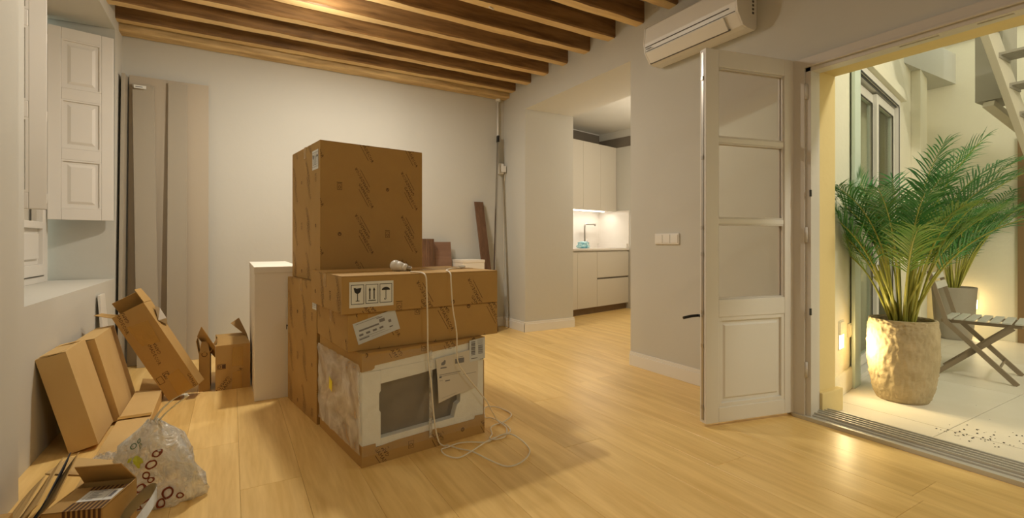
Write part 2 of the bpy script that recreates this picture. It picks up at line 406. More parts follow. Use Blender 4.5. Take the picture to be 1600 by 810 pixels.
box(bm, 2.96, 3.66, 3.06, 4.78, 2.61, 3.05); box(bm, 2.96, 3.66, 4.78, 6.9, 0, 3.05)
bm2 = bm; struct('wall_right', bm2, PLASTER)
# ochre lining of the patio opening
tr = struct('trim_1'); 
bx('reveal_lining', YELLOW, tr, 3.06, 3.275, 1.592, 1.604, 0, 2.10); bx('reveal_lining', YELLOW, tr, 3.06, 3.275, -.12, -.11, 0, 2.10)
bx('head_lining', YELLOW, tr, 3.06, 3.275, -.12, 1.604, 2.092, 2.10)
bm = nbm(); box(bm, 3.07, 3.31, 1.562, 1.60, .0, .14); obj('plinth', bm, YELLOW, tr, .006)
# baseboards
def base(name, x0, x1, y0, y1, ax, sgn):
    bm = nbm()
    box(bm, x0, x1, y0, y1, 0, .095)
    e = .006
    if ax == 'x': box(bm, x0+(e if sgn < 0 else 0), x1-(e if sgn > 0 else 0), y0, y1, .095, .118)
    else: box(bm, x0, x1, y0+(e if sgn < 0 else 0), y1-(e if sgn > 0 else 0), .095, .118)
    struct(name, bm, BASEW, bevel=.002)
base('baseboard_right', 2.944, 2.961, 1.70, 3.06, 'x', -1)
base('baseboard_right_far', 2.944, 2.961, 4.765, 5.29, 'x', -1)
base('baseboard_jamb', 2.944, 3.675, 4.764, 4.781, 'y', -1)
base('baseboard_back', -.82, 2.944, 5.272, 5.29, 'y', -1)

# kitchen local frame
KM = Matrix.Translation((4.13, 5.40, 0)) @ Matrix.Rotation(R(11.8), 4, 'Z')
def kbox(bm, *a):
    v = box(bm, *a); bmesh.ops.transform(bm, matrix=KM, verts=v)
bm = nbm(); kbox(bm, -.75, 1.6, .60, .75, 0, 3.0); struct('wall_kitchen_back', bm, PLASTER)
bm = nbm(); kbox(bm, 1.36, 1.55, -3.1, .61, 0, 3.0); struct('wall_kitchen_right', bm, PLASTER)
bm = nbm(); box(bm, 3.27, 6.6, 2.62, 2.74, 0, 3.0); struct('wall_kitchen_near', bm, PLASTER)
tr = struct('shade_trim_2'); bm = nbm(); kbox(bm, -.48, 1.36, .592, .60, 2.60, 2.84); kbox(bm, 1.352, 1.36, -.3, .592, 2.585, 2.74)
obj('dark_shade_band', bm, SHADEB, tr)  # dark strip painted in for the shade over the wall cabinets
# splashback
bm = nbm(); kbox(bm, -.36, 1.348, .588, .60, .96, 1.56); kbox(bm, 1.348, 1.36, .0, .60, .96, 1.56); s_ = struct('wall_splashback', bm, MARBLE)

# kitchen units
def base_unit(label, x0, x1, kind):
    t = thing('base_cabinet', label, 'cabinet', M=KM @ Matrix.Translation((x0, 0, 0)), group='lower kitchen cabinets'); W = x1-x0
    bx('carcass', LACQ, t, .001, W-.001, .02, .59, .10, .925)
    bx('plinth', TOEK, t, .001, W-.001, .05, .57, 0, .10)
    if kind == 'door':
        n = 2
        for k in range(n): bx('door', LACQ, t, k*W/n+.0015, (k+1)*W/n-.0015, 0, .02, .10, .905, bevel=.0015)
    else:
        bx('drawer', LACQ, t, .0015, W-.0015, 0, .02, .10, .50, bevel=.0015)
        bx('drawer', LACQ, t, .0015, W-.0015, 0, .02, .525, .905, bevel=.0015)
        bx('grip_channel', SHADEB, t, .0015, W-.0015, .012, .019, .50, .525)
base_unit('plain pale base cabinet with tall doors beneath the sink and mixer tap', -.34, .545, 'door')
base_unit('pale base cabinet of two wide drawers split by a grip channel', .547, 1.345, 'drawer')
bm = nbm(); kbox(bm, -.34, 1.347, -.012, .588, .93, .96); o = obj('worktop', bm, MARBLE, bevel=.002); tag(o, 'pale stone worktop running over the kitchen base cabinets', 'worktop')
bm = nbm(); kbox(bm, 1.31, 1.347, .02, .588, .961, 1.03); o = obj('upstand', bm, MARBLE, bevel=.002); tag(o, 'low pale stone upstand along the right kitchen wall on the worktop', 'upstand')
tx = (-.32, .10, .52, .943, 1.352)
lb = ['leftmost wall cabinet, mostly hidden behind the opening jamb', 'wall cabinet above the blue bundle and left of the mixer tap', 'middle pale wall cabinet straight above the mixer tap', 'last pale wall cabinet on the right, its edge against the side wall']
for k in range(4):
    t = thing('wall_cabinet', lb[k], 'cabinet', M=KM @ Matrix.Translation((tx[k], .24, 1.56)), group='upper kitchen cabinets'); W = tx[k+1]-tx[k]
    bx('carcass', LACQ, t, .001, W-.001, .02, .345, 0, 1.02); bx('door', LACQ, t, .0012, W-.0012, 0, .02, -.01, 1.025, bevel=.0012)
bm = nbm(); kbox(bm, -.3, 1.30, .44, .47, 1.548, 1.558); o = obj('led_strip_light', bm, STRIPE); tag(o, 'bright white light strip glowing under the wall cabinets', 'light')
# mixer tap
t = thing('mixer_tap', 'tall brushed steel mixer tap with right-angled spout on worktop', 'tap', M=KM @ Matrix.Translation((.83, .47, .96)))
bm = nbm(); tube(bm, spline([(0,0,0),(0,0,.2),(0,0,.34),(.012,0,.372),(.045,0,.382),(.15,0,.382),(.27,0,.382)], 4), .014, 12); obj('spout', bm, METAL, t)
bm = nbm(); lathe(bm, [(.026,0),(.026,.02),(.018,.03)], 20); obj('tap_base', bm, METAL, t)
bm = nbm(); tube(bm, [(.262,0,.382),(.262,0,.355)], .012, 10); obj('nozzle', bm, METAL, t)
bm = nbm(); tube(bm, [(0,0,.09),(.045,-.01,.10),(.06,-.012,.15)], .006, 8); obj('lever', bm, METAL, t)
# blue bundle
bm = nbm(); lathe(bm, [(.03,0),(.115,.004),(.13,.03),(.10,.06),(.115,.085),(.05,.105),(.01,.098)], 18, jitter=.008)
for v in bm.verts: v.co.y *= .7
o = obj('wrapped_bundle', bm, BLUEP, M=None); o.matrix_world = KM @ Matrix.Translation((.66, .36, .9605)); tag(o, 'crumpled blue plastic bundle on the worktop beside the tap', 'bundle')

# ceiling beams
beams = []
ys = [5.0-.35*k for k in range(0, 18)]
def beam_bm(L_, W, H, seed, two=True):
    random.seed(seed); bm = nbm(); n = 26; rings = []
    for i in range(n+1):
        x = L_*i/n; j = lambda s: random.uniform(-s, s)
        c = .008+abs(j(.006))
        ring = [(x, 0+j(.003), 0+c+j(.002)), (x, c+j(.003), 0+j(.003)), (x, W-c+j(.003), 0+j(.003)), (x, W+j(.003), c+j(.003)), (x, W+j(.002), H), (x, 0+j(.002), H)]
        rings.append([bm.verts.new(p) for p in ring])
    for a, b in zip(rings, rings[1:]):
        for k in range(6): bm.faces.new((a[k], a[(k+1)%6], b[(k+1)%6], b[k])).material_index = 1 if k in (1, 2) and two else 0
    bm.faces.new(rings[0]); bm.faces.new(rings[-1][::-1]); return bm
for k, y in enumerate(ys):
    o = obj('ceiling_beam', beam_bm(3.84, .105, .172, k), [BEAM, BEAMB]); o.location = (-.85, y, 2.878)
    beams.append(o)
    where = ['nearest to the back wall', 'second out from the back wall', 'third out from the back wall', 'fourth out from the back wall', 'fifth out from the back wall', 'sixth out from the back wall', 'seventh out from the back wall', 'eighth out from the back wall, its end just left of the air conditioner']
    tag(o, 'rough dark brown ceiling beam, %s' % where[k] if k < 8 else 'rough brown ceiling beam above and behind the viewer', 'beam', 'ceiling beams')
bm = beam_bm(3.84, .14, .21, 77, False); o = obj('wall_plate_beam', bm, BEAMPALE); o.location = (-.86, 5.145, 2.832); tag(o, 'pale weathered half beam set against the top of the back wall', 'beam')
random.seed(9)
# small cable clip under a beam
bm = nbm(); tube(bm, [(0,0,0),(.03,0,-.01)], .006, 8); box(bm, -.008, .006, -.006, .006, -.004, .012); o = obj('cable_clip', bm, PLASTW); o.location = (1.73, 3.31, 2.874); tag(o, 'tiny white cable clip on the underside of a dark beam', 'clip')

# ---------------------------------------------------------------- left window
wn = struct('window_1')
X = -1.24
bm = nbm(); box(bm, X-.05, X+.03, 3.05, 3.12, .755, 2.78); box(bm, X-.05, X+.03, 4.86, 4.94, .755, 2.78); box(bm, X-.05, X+.03, 3.12, 4.86, 2.70, 2.78); box(bm, X-.05, X+.03, 3.12, 4.86, .755, .80)
obj('window_frame', bm, PAINT, wn, .004)
bx('sky_block_panel', PLASTW, wn, X-.045, X-.035, 3.11, 4.87, .79, 2.71)  # white panel added behind the glass to keep sky light out
for (a, b) in ((3.13, 3.985), (3.995, 4.85)):
    bm = nbm(); z0, z1 = .81, 2.69
    box(bm, X-.02, X+.045, a, a+.07, z0, z1); box(bm, X-.02, X+.045, b-.07, b, z0, z1)
    for zz in ((z0, z0+.08), (1.15, 1.20), (z1-.07, z1)): box(bm, X-.02, X+.045, a+.07, b-.07, *zz)
    sh = obj('sash', bm, PAINT, wn, .004)
    bm = nbm(); box(bm, X-.005, X+.015, a+.07, b-.07, .89, 1.15); box(bm, X+.015, X+.03, a+.11, b-.11, .93, 1.11); obj('lower_panel', bm, PAINT, sh, .003)
    bx('glass_pane', GLASS, sh, X+.004, X+.009, a+.07, b-.07, 1.20, 2.62)
def shutter(label, hx, hy, fx, fy, z0, z1, side):
    d = Vector((fx-hx, fy-hy, 0)); L_ = d.length; ang = math.atan2(d.y, d.x)
    t = thing('shutter', label, 'shutter', (hx, hy, z0), ang, 'inside shutters of the window'); H = z1-z0
    fr = .075; ph = (H-.05-4*fr)/3+.0
    bm = nbm(); T = .03
    box(bm, 0, fr, -T/2, T/2, 0, H); box(bm, L_-fr, L_, -T/2, T/2, 0, H)
    zz = [0]; zs = []
    rail = .085; ph = (H-4*rail)/3
    for k in range(4): box(bm, fr, L_-fr, -T/2, T/2, k*(rail+ph), k*(rail+ph)+rail)
    obj('shutter_frame', bm, PAINT, t, .004)
    for k in range(3):
        a = rail+k*(rail+ph); bm = nbm(); box(bm, fr, L_-fr, -T/2+.010, T/2-.010, a, a+ph)
        for s in (-1, 1):
            m_ = .035; n_ = .055; y0, y1 = s*(T/2-.010), s*(T/2-.001)
            hexa(bm, [(fr+m_, y0, a+m_), (L_-fr-m_, y0, a+m_), (L_-fr-m_, y0, a+ph-m_), (fr+m_, y0, a+ph-m_)], [(fr+n_, y1, a+n_), (L_-fr-n_, y1, a+n_), (L_-fr-n_, y1, a+ph-n_), (fr+n_, y1, a+ph-n_)])
            for q in ((fr, fr+.012, a, a+ph), (L_-fr-.012, L_-fr, a, a+ph), (fr+.012, L_-fr-.012, a, a+.012), (fr+.012, L_-fr-.012, a+ph-.012, a+ph)):
                box(bm, q[0], q[1], min(y0, s*T/2), max(y0, s*T/2), q[2], q[3])
        obj('raised_panel', bm, PAINT, t)
    for z in (.12, H/2, H-.15):
        bm = nbm(); tube(bm, [(-.004, side*.012, z), (-.004, side*.012, z+.07)], .006, 8); obj('hinge', bm, PAINT, t)
    return t
shutter('white three-panel shutter opened flat beside the far window reveal', -1.19, 4.845, -.82, 4.94, 1.222, 2.68, -1)
shutter('shaded grey-looking shutter standing open beside the near wall edge', -1.15, 3.21, -.848, 3.43, 1.222, 2.71, 1)

# ---------------------------------------------------------------- patio door frame and leaf
df = struct('door_1')
Y1 = 1.60; Y0 = -.12
bm = nbm(); box(bm, 2.935, 2.965, Y1-.005, Y1+.072, 0, 2.145); box(bm, 2.95, 3.03, Y1-.035, Y1, 0, 2.10); box(bm, 3.03, 3.07, Y1-.022, Y1, 0, 2.10); obj('jamb', bm, PAINTD, df, .003)
bm = nbm(); box(bm, 2.935, 2.965, Y0-.07, Y0+.005, 0, 2.145); box(bm, 2.95, 3.07, Y0, Y0+.035, 0, 2.10); obj('jamb', bm, PAINTD, df, .003)
bm = nbm(); box(bm, 2.935, 2.965, Y0, Y1, 2.095, 2.145); box(bm, 2.95, 3.03, Y0, Y1, 2.06, 2.10); box(bm, 3.03, 3.07, Y0, Y1, 2.072, 2.10); box(bm, 2.93, 2.95, Y0, Y1, 2.085, 2.097); obj('head', bm, PAINTD, df, .003)
for a, b in ((.98, 1.14), (.72, .84)):
    bx('catch_plate', ALU, df, 2.975, 2.99, a, b, 2.056, 2.062)
bm = nbm(); box(bm, 2.925, 2.965, Y0, Y1+.06, -.01, .022); box(bm, 2.965, 3.15, Y0, Y1, -.01, .030)
for x in (2.985, 3.02, 3.055, 3.09, 3.125): box(bm, x, x+.009, Y0, Y1, .030, .042)
box(bm, 3.14, 3.155, Y0, Y1, -.01, .036)
obj('threshold', bm, ALU, df, .0015)
for z in (.25, 1.05, 1.9):
    bm = nbm(); tube(bm, [(2.945, Y1-.01, z), (2.945, Y1-.01, z+.09)], .009, 10); obj('hinge', bm, PAINTD, df)
bx('strike_plate', BLACKM, df, 2.942, 2.955, Y1-.037, Y1-.03, 1.32, 1.36); bx('strike_plate', BLACKM, df, 2.942, 2.955, Y1-.037, Y1-.03, .62, .66)

hx, hy, fx, fy = 2.955, 1.655, 2.31, 1.795
ang = math.atan2(fy-hy, fx-hx); L_ = math.hypot(fx-hx, fy-hy)
dl = struct('door_2'); dl.location = (hx, hy, .022); dl.rotation_euler = (0, 0, ang)
H = 2.128; T = .05      # local +x to free edge, local +y towards the viewer side (rotated ~168 deg)
st = .088
bm = nbm(); box(bm, 0, st, -T, 0, 0, H); obj('stile', bm, PAINT, dl, .004)
bm = nbm(); box(bm, L_-st, L_, -T, 0, 0, H); obj('stile', bm, PAINT, dl, .004)
zr = [(0, .085), (.60, .70), (1.135, 1.165), (1.60, 1.63), (2.03, H)]
for i, (a, b) in enumerate(zr):
    th = .006 if i in (2, 3) else 0
    bm = nbm(); box(bm, st, L_-st, -T+th, -th, a, b); obj('rail' if i in (0, 1, 4) else 'glazing_bar', bm, PAINT, dl, .004)
for a, b in ((.70, 1.135), (1.165, 1.60), (1.63, 2.03)):
    bx('glass_pane', GLASS, dl, st-.004, L_-st+.004, -T/2-.003, -T/2+.003, a-.004, b+.004)
    bm = nbm()
    for s in (-1, 1):
        y0, y1 = (-T+.008, -T/2-.004) if s < 0 else (-T/2+.004, -.008)
        box(bm, st, st+.009, y0, y1, a, b); box(bm, L_-st-.009, L_-st, y0, y1, a, b); box(bm, st+.009, L_-st-.009, y0, y1, a, a+.009); box(bm, st+.009, L_-st-.009, y0, y1, b-.009, b)
    obj('glazing_bead', bm, PAINTD, dl, .0015)
bm = nbm(); a, b = .085, .60
box(bm, st, L_-st, -T+.016, -.016, a, b)
for s in (0, 1):
    y0, y1 = (-.018, -.004) if s else (-T+.004, -T+.018)
    for q in ((st, st+.022, a, b), (L_-st-.022, L_-st, a, b), (st+.022, L_-st-.022, a, a+.022), (st+.022, L_-st-.022, b-.022, b)): box(bm, q[0], q[1], y0, y1, q[2], q[3])
    m_, n_ = .04, .052; ya, yb = (-.018, -.008) if s else (-T+.018, -T+.008)
    hexa(bm, [(st+m_, ya, a+m_), (L_-st-m_, ya, a+m_), (L_-st-m_, ya, b-m_), (st+m_, ya, b-m_)], [(st+n_, yb, a+n_), (L_-st-n_, yb, a+n_), (L_-st-n_, yb, b-n_), (st+n_, yb, b-n_)])
obj('lower_panel', bm, PAINT, dl, .0015)
bm = nbm(); box(bm, L_, L_+.003, -T*.68, -T*.34, .02, H-.02); obj('lock_strip', bm, METAL, dl)
for z in (.08, .43, .62, .95, 1.10, 1.5, 1.95): bx('lock_bolt', METAL, dl, L_+.001, L_+.008, -T*.66, -T*.36, z, z+.022)
bm = nbm(); tube(bm, [(L_-.03, -T-.002, .60), (L_-.03, -T-.05, .60)], .009, 10); tube(bm, spline([(L_-.03, -T-.05, .60), (L_+.02, -T-.055, .597), (L_+.07, -T-.055, .590)], 4), .0085, 10); obj('handle', bm, BLACKM, dl)
bm = nbm(); box(bm, L_-.05, L_-.012, -T-.005, -T, .53, .67); obj('handle_plate', bm, DARKM, dl, .002)

# ---------------------------------------------------------------- air conditioner
t = thing('air_conditioner', 'white wall-mounted air conditioner above the open glazed door', 'air conditioner', (2.96, 1.91, 2.43))
W = .80
prof = [(0, .02), (0, .295), (-.16, .295), (-.195, .27), (-.205, .15), (-.195, .085), (-.14, .01), (-.10, 0), (-.02, 0)]
bm = nbm(); extr(bm, [(x, .012, z) for x, z in prof], (0, W-.024, 0)); obj('casing', bm, PLASTW, t, .004)
for y in (0, W-.012):
    bm = nbm(); extr(bm, [(x*1.01, y, z*1.005) for x, z in prof], (0, .012, 0)); obj('end_cap', bm, PLASTW, t, .003)
bm = nbm(); hexa(bm, [(-.199, .10, .083), (-.199, W-.03, .083), (-.146, W-.03, .012), (-.146, .10, .012)], [(-.208, .10, .078), (-.208, W-.03, .078), (-.155, W-.03, .006), (-.155, .10, .006)]); obj('louvre', bm, PLASTW, t, .002)
bm = nbm(); box(bm, -.152, -.142, .09, W-.02, .004, .012); obj('louvre_gap', bm, PLASTG, t)
bm = nbm(); box(bm, -.2085, -.200, .06, W-.02, .1195, .1225); obj('panel_seam', bm, PLASTG, t)
bm = nbm(); box(bm, -.2005, -.194, .02, W-.02, .089, .0915); obj('panel_seam', bm, PLASTG, t)
F = Flat(); F.rect(0, 0, .055, .007); F.put('maker_mark', GREYINK, t, (-.2085, W-.03, .100), (0,-1,0), (0,0,1), .001)
for k in range(6):
    bx('side_vent', PLASTG, t, -.05, -.035, -.0035, .0, .10+k*.025, .113+k*.025)

# light switches
t = thing('light_switch', 'white four-gang light switch plate on the wall left of the open door', 'switch', (2.96, 2.535, 1.035))
bx('plate', PLASTW, t, -.012, 0, 0, .24, 0, .085, bevel=.002)
for k in range(3): bx('rocker', PLASTW, t, -.017, -.012, .008+k*.076, .080+k*.076, .01, .075, bevel=.0015)
# junction box and conduit in the back corner
t = thing('socket_adaptor', 'small white socket adaptor with thin cable in the far wall corner', 'socket', (2.895, 5.27, 1.90))
bx('housing', PLASTW, t, -.03, .03, -.05, .02, 0, .13, bevel=.008); bx('housing', PLASTW, t, -.018, .05, -.07, -.045, .02, .10, bevel=.006)
bm = nbm(); tube(bm, spline([(.03,-.05,.08),(.05,-.06,.06),(.048,-.02,-.1),(.05,-.005,-.6),(.05,-.005,-1.3)], 5), .004, 6); obj('cord', bm, CABLE, t)
bm = nbm(); tube(bm, [(2.86, 5.265, 2.05), (2.86, 5.265, 2.80)], .013, 10); lathe(bm, [(.03, 0), (.03, .05)], 14, Matrix.Translation((2.86, 5.258, 2.80))); o = obj('conduit', bm, PLASTW); tag(o, 'thin white conduit running up the back wall corner to the beams', 'conduit')

# ================================================================ PATIO
pat = struct('floor_patio'); bx('bedding', GROUT, pat, 3.14, 7.3, -2.0, 2.7, -.08, -.012)
xs = [3.15, 3.47, 4.67, 5.87, 7.15]; yy = [-1.9, -.7, .2, 1.1, 2.0, 2.7]
for i in range(4):
    for j in range(5):
        bm = nbm(); g = .0022; a, b = (xs[i+1]-xs[i])/2-g, (yy[j+1]-yy[j])/2-g
        box(bm, -a, a, -b, b, -.012, random.uniform(-.0005, .0005)); o = obj('tile', bm, TILE, pat, .0015); o.location = ((xs[i]+xs[i+1])/2, (yy[j]+yy[j+1])/2, 0)
PM = Matrix.Translation((3.275, 1.655, 0)) @ Matrix.Rotation(R(12), 4, 'Z')    # patio left wall frame, face on local y=0
def pbox(bm, *a):
    v = box(bm, *a); bmesh.ops.transform(bm, matrix=PM, verts=v)
t0, t1 = .76, 2.38
bm = nbm(); pbox(bm, -.0, t0, 0, .25, 0, 5); pbox(bm, t0, t1, 0, .25, 2.42, 5); pbox(bm, t1, 4.2, 0, .25, 0, 5); struct('wall_patio_left', bm, PATIOW)
bm = nbm(); box(bm, 7.14, 7.4, -2.5, 2.9, 0, 3.35); box(bm, 7.14, 7.4, -2.5, 1.2, 3.35, 5); box(bm, 7.14, 7.4, 2.27, 2.9, 3.35, 5); box(bm, 7.14, 7.4, 1.2, 2.27, 4.4, 5); struct('wall_patio_far', bm, PATIOW)
bm = nbm(); box(bm, 3.0, 7.4, -2.5, -2.3, 0, 5); struct('wall_patio_right', bm, PATIOW)
bm = nbm(); box(bm, 3.0, 3.27, -2.3, 2.0, 3.2, 5); struct('wall_facade_above', bm, PATIOW)
tr = struct('trim_3'); bm = nbm(); pbox(bm, 3.0, 3.42, -.08, 0, 0, 5); obj('pilaster', bm, PATIOW, tr, .005)
bm = nbm(); pbox(bm, t0-.06, t1+.1, -.045, 0, 2.43, 2.52); obj('lintel_band', bm, PATIOW, tr, .004)
bm = nbm(); pbox(bm, .04, t0-.02, -.018, 0, 0, .15); pbox(bm, t1+.05, 3.0, -.018, 0, 0, .15); struct('baseboard_patio_left', bm, PATIOW, bevel=.003)
bm = nbm(); box(bm, 7.122, 7.14, 1.69, 2.42, 0, .15); box(bm, 7.122, 7.14, -2.3, .88, 0, .15); struct('baseboard_patio_far', bm, PATIOW, bevel=.003)
# neighbour's window high on far wall
wn = struct('window_2'); bm = nbm(); box(bm, 7.10, 7.3, 1.17, 2.30, 3.32, 3.36); obj('window_sill', bm, STAIRG, wn)
bx('glass_pane', SKYG, wn, 7.22, 7.24, 1.2, 2.27, 3.36, 4.4)
for y in (1.2, 1.72, 2.23): bx('window_frame', PAINT, wn, 7.2, 7.25, y, y+.04, 3.36, 4.4)
# glazed patio door of the next room
d3 = struct('door_3'); d3.matrix_world = PM
bm = nbm(); box(bm, t0-.0, t0+.07, -.01, .10, 0, 2.42); box(bm, t1-.07, t1, -.01, .10, 0, 2.42); box(bm, t0+.07, t1-.07, -.01, .10, 2.35, 2.42); box(bm, t0+.07, t1-.07, -.01, .10, 0, .04); obj('door_frame', bm, PAINT, d3, .004)
for k, (a, b, yo) in enumerate(((t0+.09, 1.62, .05), (1.56, t1-.09, .02))):
    bm = nbm(); box(bm, a, a+.075, yo, yo+.04, .05, 2.33); box(bm, b-.075, b, yo, yo+.04, .05, 2.33); box(bm, a+.075, b-.075, yo, yo+.04, 2.25, 2.33); box(bm, a+.075, b-.075, yo, yo+.04, .05, .13)
    lf = obj('sliding_leaf', bm, PAINT, d3, .003)
    bm = nbm(); e = .008
    box(bm, a+.073, a+.075+e, yo-.003, yo+.002, .13, 2.25); box(bm, b-.075-e, b-.073, yo-.003, yo+.002, .13, 2.25); box(bm, a+.075, b-.075, yo-.003, yo+.002, 2.25-e, 2.252)
    obj('gasket', bm, BLACKM, lf)
    bx('glass_pane', GLASSG, lf, a+.075, b-.075, yo+.017, yo+.022, .13, 2.25)
bm = nbm(); e = .012
for a in (t0+.07-e, t1-.07): box(bm, a, a+e, -.014, -.009, .04, 2.35)
box(bm, t0+.07, t1-.07, -.014, -.009, 2.35, 2.35+e); box(bm, t0+.12, t1-.12, .0, .01, 2.338, 2.35)
obj('gasket', bm, BLACKM, d3)
bm = nbm(); pbox(bm, t0+.01, t1-.01, .17, .19, 0, 2.42); struct('wall_behind_glass', bm, CURT)
# a glazed sash fixed at the near jamb of that door
bm = nbm(); pbox(bm, t0-.17, t0-.01, -.035, -.012, .0, 2.40); o = struct('trim_4', bm, mat('pale_green_casing', (.62, .72, .64), .35), bevel=.003)
# brown door in far wall
d4 = struct('door_4'); bx('door_frame', DOORB, d4, 7.10, 7.14, 1.60, 1.69, 0, 2.15); bx('door_frame', DOORB, d4, 7.10, 7.14, .88, .94, 0, 2.15); bx('door_frame', DOORB, d4, 7.10, 7.14, .94, 1.60, 2.08, 2.15)
bx('door_leaf', DOORB, d4, 7.115, 7.14, .94, 1.60, 0, 2.08)
# step lights
def steplight(label, M, yaw_w=.12):
    t = thing('step_light', label, 'light', M=M)      # local: x along wall, y out of the wall negative
    bm = nbm(); e = .008; W, H = .125, .20
    box(bm, 0, W, -.006, 0, 0, e); box(bm, 0, W, -.006, 0, H-e, H); box(bm, 0, e, -.006, 0, e, H-e); box(bm, W-e, W, -.006, 0, e, H-e)
    obj('bezel', bm, PATIOW, t)
    bx('diffuser', LAMPE, t, e, W-e, -.004, -.001, e, H*.52)
    bx('hood', PATIOW, t, e, W-e, -.012, -.001, H*.52, H-e)
    lo = area('step_lamp', (0,0,0), (0,0,0), .11, .10, 4.5, GLOW)
    lo.parent = t; lo.location = (W/2, -.02, H*.28); lo.rotation_euler = (R(-90), 0, 0)
    return t
steplight('glowing recessed step light on the left patio wall beside the big pot', PM @ Matrix.Translation((.31, 0, .31)))
steplight('glowing recessed step light on the far patio wall behind the grey pot', Matrix.Translation((7.138, 2.13, .305)) @ Matrix.Rotation(R(-90), 4, 'Z'))
t = thing('patio_switch', 'small cream weatherproof switch beside the near step light', 'switch', M=PM @ Matrix.Translation((.53, 0, .37)))
bx('plate', PATIOW, t, 0, .08, -.012, 0, 0, .10, bevel=.003); bx('rocker', PATIOW, t, .012, .068, -.018, -.012, .012, .088, bevel=.003)

# potted palms
def leaflet(bm, p, d, up, L_, W, droop, mi):
    d = d.normalized(); s = d.cross(up).normalized(); n = s.cross(d).normalized(); pr = None; N_ = 4
    for i in range(N_+1):
        t = i/N_; q = p + d*L_*t + Vector((0,0,-1))*droop*L_*t*t
        wd = W*(.35+1.4*t if t < .35 else 1-(t-.35)/.65*.95)*.5
        a, b, c = bm.verts.new(q-s*wd+n*wd*.5), bm.verts.new(q), bm.verts.new(q+s*wd+n*wd*.5)
        if pr:
            f = bm.faces.new((pr[0], pr[1], b, a)); f.material_index = mi; f.smooth = True
            f = bm.faces.new((pr[1], pr[2], c, b)); f.material_index = mi; f.smooth = True
        pr = (a, b, c)
def frond(parent, base, az, L_, lean, arch, clampf, young=False, bare=.42, npair=27, leaflen=.24):
    bm = nbm(); pts = []; N_ = 18; p = Vector(base); el = R(90-lean); h = Vector((cos(az), sin(az), 0))
    for i in range(N_+1):
        t = i/N_; e = el - arch*.78*max(0, t-.22)**1.3
        pts.append(p.copy()); p = p + (h*cos(e)+Vector((0,0,1))*sin(e))*L_/N_
    rad = [.0085*(1-.85*i/N_) for i in range(N_+1)]
    tube(bm, pts, rad, 6, True, 1)
    for k in range(npair):
        t = bare+(1-bare)*(k+.5)/npair; i = min(int(t*N_), N_-1); q = pts[i].lerp(pts[i+1], t*N_-i); d = (pts[i+1]-pts[i]).normalized()
        up = Vector((0,0,1)); side = d.cross(up)
        if side.length < .05: side = h.cross(up)
        side.normalize(); u2 = side.cross(d).normalized(); tt = (k+.5)/npair
        ll = leaflen*(.55+1.0*sin(pi*min(1, tt*.80+.12)))*.75*random.uniform(.9, 1.08)
        for s in (-1, 1):
            dd = (d*(1.0+.6*tt)+side*s*1.0+u2*.35)+Vector((random.uniform(-.1,.1), random.uniform(-.1,.1), random.uniform(-.12,.08)))
            leaflet(bm, q, dd, u2, ll, .0125*random.uniform(.85, 1.15), random.uniform(.15, .5), 0)
    leaflet(bm, pts[-1], (pts[-1]-pts[-2]), Vector((0,0,1)), leaflen*.5, .012, .3, 0)
    if clampf:
        for v in bm.verts: v.co = clampf(v.co)
    return obj('frond', bm, [LEAFY if young else LEAF, STEM], parent, recalc=False)
def wall_clamp(c):
    lim = 1.64+.2126*(c.x-3.275)-(.09 if c.x > 6.0 else 0)
    if c.y > lim-.02: c.y = lim-.02-(c.y-lim)*.05
    if c.x < 3.32 and c.z < 2.2: c.x = max(c.x, 3.3)
    if c.x > 7.09: c.x = 7.09-.1*(c.x-7.09)
    return c
def palm(label, loc, pot_prof, potm, soilz, soilr, fronds, seed, canes):
    random.seed(seed); t = thing('potted_palm', label, 'plant', loc, 0, 'potted palms on the patio')
    bm = nbm(); rough = potm is POTM; P_ = spline([(r, z, 0) for r, z in pot_prof], 9 if rough else 3); lathe(bm, [(p.x, p.y) for p in P_], 170 if rough else 48)
    if rough:
        for v in bm.verts:
            r = math.hypot(v.co.x, v.co.y)
            if r > .12 and v.co.z > .01:
                q = Vector((v.co.x*62, v.co.y*62, v.co.z*120)); d = noise.noise(q)*.0075+noise.noise(q*2.1)*.003+noise.noise(q*.2)*.003
                v.co.x *= 1+d/r; v.co.y *= 1+d/r
    obj('pot', bm, potm, t)
    bm = nbm(); lathe(bm, [(soilr, soilz-.03), (soilr, soilz), (soilr*.5, soilz+.012), (.01, soilz+.01)], 24, jitter=.003); obj('soil', bm, SOIL, t)
    L0 = Vector(loc)
    def cl(c): return wall_clamp(c+L0)-L0
    for k in range(canes):
        a = random.uniform(0, 2*pi); r0 = random.uniform(.01, .07); r1 = r0+random.uniform(.02, .16); z = soilz+random.uniform(.28, .52)
        bm = nbm(); P = spline([(r0*cos(a), r0*sin(a), soilz-.01), (r0*1.2*cos(a), r0*1.2*sin(a), soilz+.15), (r1*cos(a), r1*sin(a), z)], 4)
        tube(bm, [cl(Vector(p)) for p in P], [.010-.0045*i/(len(P)-1) for i in range(len(P))], 7); obj('cane', bm, STEM, t)
    for (az, L_, lean, arch, yg, bare) in fronds:
        r = random.uniform(.01, .06); frond(t, (r*cos(az), r*sin(az), soilz), az, L_, lean, arch, cl, yg, bare)
    return t
F1 = []; random.seed(21)
cr = R(-30.2)   # azimuth of image-right
